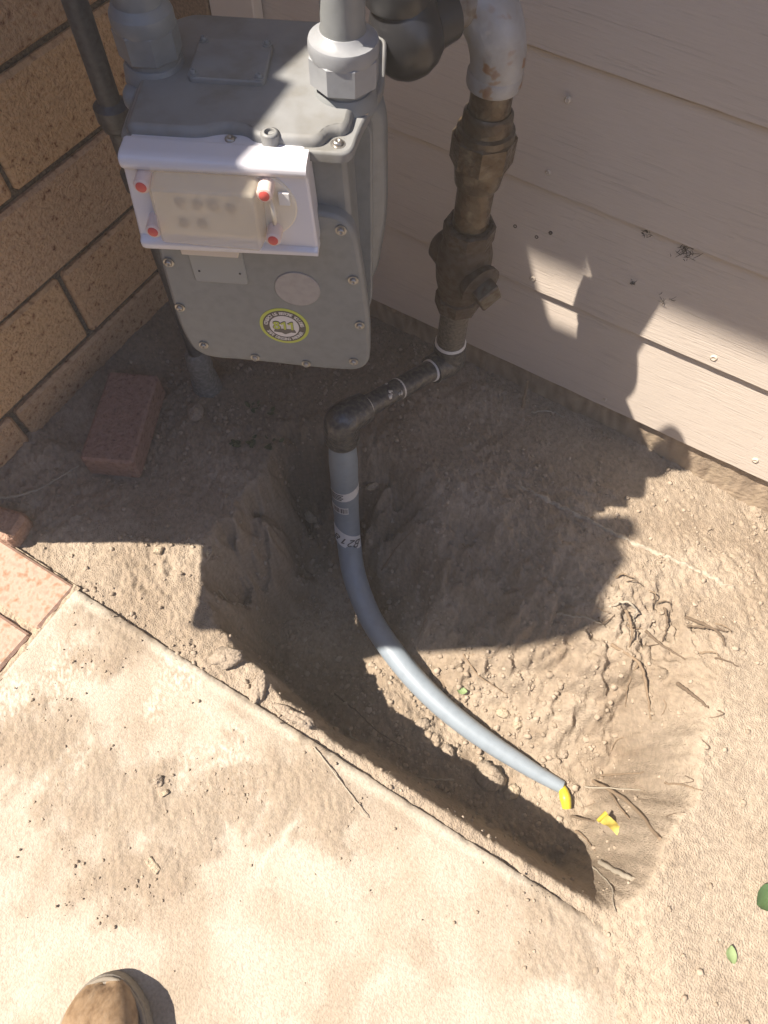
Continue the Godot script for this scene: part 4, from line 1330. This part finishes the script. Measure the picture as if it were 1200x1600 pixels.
func leaf(l: float, w: float, bend: float) -> MB:
	var rows := []
	for j in 7:
		var t := j / 6.0
		var row := PackedVector3Array()
		var hw := w * pow(sin(PI * clampf(t * 0.92 + 0.06, 0.0, 1.0)), 0.7)
		for i in 5:
			var s := (i - 2) / 2.0
			row.append(Vector3((t - 0.5) * l, bend * (t - 0.5) * (t - 0.5) * l * 2.0 + absf(s) * w * 0.35, s * hw))
		rows.append(row)
	var m := MB.new()
	m.grid(rows, false)
	return m

func build_leaves():
	var green := mat(lin(0.075, 0.14, 0.05), 0.6, 0.0, tex(fresh(181, 0.03, 4), [[0.0, Color(0.75, 0.7, 0.45)], [0.5, grey(0.95)], [1.0, grey(1.0)]]), 30.0)
	green.backlight_enabled = true
	green.backlight = Color(0.15, 0.25, 0.08)
	var pale := mat(lin(0.20, 0.27, 0.12), 0.7)
	var o := lone("leaf", leaf(0.050, 0.016, 0.25), green, "green leaf lying on the soil at the right edge", "leaf", on_ground(1.362, 0.612, 0.006))
	o.rotation.y = 0.9
	o = lone("leaf", leaf(0.020, 0.007, 0.3), pale, "pale green leaf scrap on the bare soil at lower right", "leaf", on_ground(1.339, 0.702, 0.003))
	o.rotation.y = 2.0
	o = lone("leaf", leaf(0.020, 0.007, 0.3), pale, "small green leaf scrap beside the grey casing", "leaf", on_ground(0.882, 0.514, 0.004))
	o.rotation.y = 0.3
	# weeds in the dark soil under the meter
	rng.seed = 31
	var wm := mat(lin(0.095, 0.105, 0.055), 0.9)
	var labels := ["low dark weed in the soil under the meter, right of the loose brick", "small weed tuft in front of the casing's shaded top", "sparse weed sprig below the meter's right corner"]
	var k := 0
	for q in [[0.318, 0.383], [0.350, 0.365], [0.300, 0.300]]:
		var mb := MB.new()
		for i in 8:
			var l := rng.randf_range(0.008, 0.016)
			var lf := leaf(l, l * 0.28, 0.4)
			var tr := Transform3D(Basis.from_euler(Vector3(rng.randf_range(-0.6, 0.6), rng.randf() * TAU, rng.randf_range(0.2, 0.9))), Vector3(rng.randfn(0, 0.014), rng.randf_range(0.002, 0.010), rng.randfn(0, 0.014)))
			mb.take([lf.v, lf.n, null, null, null, null, null, null, null, null, null, null, lf.ix], tr)
		lone("weed", mb, wm, labels[k], "weed", on_ground(q[0], q[1], 0.0), "weeds under the meter")
		k += 1
	# warning tag
	var tagm := mat(lin(0.40, 0.31, 0.06), 0.6)
	tagm.backlight_enabled = true
	tagm.backlight = Color(0.3, 0.25, 0.05)
	var t := thing("yellow_tag", "crumpled yellow tape end lying in the twigs at the pit's right bank", "tape", on_ground(1.192, 0.612, 0.008), -0.35)
	t.rotation = Vector3(0.0, -0.30, 0.85)
	var rows := []
	for j in 4:
		var row := PackedVector3Array()
		for i in 14:
			var x := -0.030 + i * 0.0055
			row.append(Vector3(x, 0.004 * sin(i * 1.1 + j) + 0.002 * j * sin(i * 0.6), (j - 1.5) * 0.0055))
		rows.append(row)
	var mb2 := MB.new()
	mb2.grid(rows, false)
	put("tape_strip", mb2, tagm, t)
	mb2 = MB.new()
	mb2.tube(PackedVector3Array([Vector3(-0.029, 0.004, -0.010), Vector3(-0.030, 0.005, 0.010)]), [0.0035, 0.003], 8)
	put("folded_end", mb2, mat(lin(0.46, 0.36, 0.04), 0.5), t)

# ------------------------------------------------------------------ boot
func build_boot():
	var a := Vector3(-0.60, 0, -0.80).normalized()
	var g := thing("work_boot", "dusty brown work boot toe pointing into the frame at the bottom left", "boot", Vector3(0.655, 0.002, 1.128), atan2(-a.x, -a.z))
	# own axes: toe tip at the origin, heel towards +z
	var leather := mat(lin(0.30, 0.215, 0.135), 0.8, 0.0, tex(fresh(171, 0.02, 5), [[0.0, Color(0.6, 0.52, 0.42)], [0.5, Color(0.9, 0.86, 0.8)], [1.0, grey(1.0)]]), 6.0, tex(fresh(172, 0.06, 4), [], 256, 2.5), 0.6)
	var half = func(z: float) -> float:
		return 0.056 * pow(clampf(z / 0.052, 0.0, 1.0), 0.46) * (1.0 - 0.30 * ss(0.10, 0.18, z) + 0.08 * ss(0.2, 0.27, z))
	var outline := PackedVector2Array()
	var zs := [0.0, 0.001, 0.004, 0.009, 0.016, 0.026, 0.04, 0.06, 0.09, 0.13, 0.18, 0.24, 0.275, 0.29]
	for z in zs:
		outline.append(Vector2(half.call(z) if z < 0.28 else 0.02, -z))
	for k in range(zs.size() - 1, 0, -1):
		outline.append(Vector2(-(half.call(zs[k]) if zs[k] < 0.28 else 0.02), -zs[k]))
	var flat := Basis(Vector3(1, 0, 0), Vector3(0, 0, -1), Vector3(0, 1, 0))
	var m := MB.new()
	m.slab(outline, 0.0, 0.024, 0.003, T(Vector3.ZERO, flat))
	put("sole", m, mat(lin(0.27, 0.24, 0.20), 0.85, 0.0, tex(fresh(173, 0.05, 4), [[0.0, grey(0.7)], [1.0, grey(1.0)]]), 8.0), g)
	# welt with stitches
	m = MB.new()
	var w := PackedVector3Array()
	for q in outline:
		if q.y > -0.2:
			w.append(Vector3(q.x * 0.94, 0.0255, -q.y * 0.95 + 0.005))
	var order := PackedVector3Array()
	var right := []
	var left := []
	for p in w:
		if p.x >= 0: right.append(p)
		else: left.append(p)
	right.reverse()
	left.reverse()
	for p in right + left:
		if order.size() == 0 or order[order.size() - 1].distance_to(p) > 0.005:
			order.append(p)
	m.tube(order, ramp([0.0028, 0.0028], order.size()), 8)
	put("welt", m, mat(lin(0.22, 0.19, 0.15), 0.8), g)
	# upper: rings across the foot, then round the ankle
	m = MB.new()
	var rows := []
	var ce := []
	for q in [[0.0108, 0.0006, 0.0225], [0.011, 0.008, 0.028], [0.014, 0.022, 0.040], [0.021, 0.032, 0.051], [0.032, 0.040, 0.061], [0.047, 0.045, 0.068], [0.07, 0.047, 0.072], [0.10, 0.044, 0.078], [0.13, 0.043, 0.092], [0.165, 0.040, 0.115], [0.19, 0.041, 0.145], [0.205, 0.044, 0.185], [0.215, 0.048, 0.24]]:
		var row := PackedVector3Array()
		for s in 22:
			var th := PI * s / 21.0
			var hx: float = q[1] * signf(cos(th)) * pow(absf(cos(th)), 0.75)
			var hy: float = 0.022 + (q[2] - 0.022) * pow(maxf(sin(th), 0.0), 0.62)
			row.append(Vector3(hx, hy, q[0] + 0.06 * (q[2] - 0.07) * (1.0 - sin(th)) * 3.0))
		rows.append(row)
		ce.append(Vector3(0, 0.0, q[0]))
	m.grid(rows, false, Color.WHITE, ce)
	m.lathe([Vector2(0.043, 0.02), Vector2(0.042, 0.08), Vector2(0.045, 0.14), Vector2(0.050, 0.24)], T(Vector3(0, 0, 0.235)), 24, Color.WHITE, Vector2(0.95, 1.15))
	put("upper", m, leather, g)
	# trouser leg, above the frame
	m = MB.new()
	m.lathe([Vector2(0.075, 0.17), Vector2(0.072, 0.30), Vector2(0.075, 0.45), Vector2(0.0, 0.45)], T(Vector3(0, 0, 0.235)), 24)
	put("trouser_leg", m, mat(lin(0.06, 0.075, 0.11), 0.9), g)

func _ready():
	# camera
	var cam := Camera3D.new()
	cam.name = "camera"
	add_child(cam)
	cam.transform = Transform3D(Basis(Vector3(0.86011, 0.02375, -0.50956), Vector3(-0.46442, 0.44969, -0.76295), Vector3(0.21102, 0.89287, 0.39781)).orthonormalized(), Vector3(0.865, 1.05, 0.84))
	cam.fov = 74.85
	cam.near = 0.02
	cam.far = 1500.0
	cam.current = true
	# sky and sun
	var sky_m := ProceduralSkyMaterial.new()
	sky_m.sky_top_color = Color(0.37, 0.475, 0.66)
	sky_m.sky_horizon_color = Color(0.74, 0.76, 0.80)
	sky_m.sky_curve = 0.12
	sky_m.ground_bottom_color = Color(0.40, 0.33, 0.26)
	sky_m.ground_horizon_color = Color(0.55, 0.52, 0.48)
	sky_m.sky_energy_multiplier = 0.95
	var sky := Sky.new()
	sky.sky_material = sky_m
	var env := Environment.new()
	env.background_mode = Environment.BG_SKY
	env.sky = sky
	env.tonemap_mode = Environment.TONE_MAPPER_LINEAR
	env.tonemap_exposure = 2.85
	env.fog_enabled = true
	env.fog_density = 0.038
	env.fog_light_color = Color(0.95, 0.92, 0.88)
	env.sdfgi_enabled = true
	env.ssao_enabled = true
	env.ssil_enabled = true
	var we := WorldEnvironment.new()
	we.name = "world_environment"
	we.environment = env
	add_child(we)
	var sun := DirectionalLight3D.new()
	sun.name = "sun"
	sun.light_energy = 1.5
	sun.light_color = Color(1.0, 0.955, 0.895)
	sun.light_angular_distance = 0.53
	sun.shadow_enabled = true
	add_child(sun)
	sun.basis = Basis.looking_at(Vector3(1.25, -2.18, -1.0).normalized(), Vector3.UP)
	# large structure
	build_ground()
	build_slab()
	build_block_wall()
	build_house()
	build_added_fence()
	# objects
	build_meter()
	build_riser()
	build_left_pipe()
	build_bricks()
	build_boot()
	# small details
	build_stones()
	build_roots()
	build_leaves()
	build_webs()
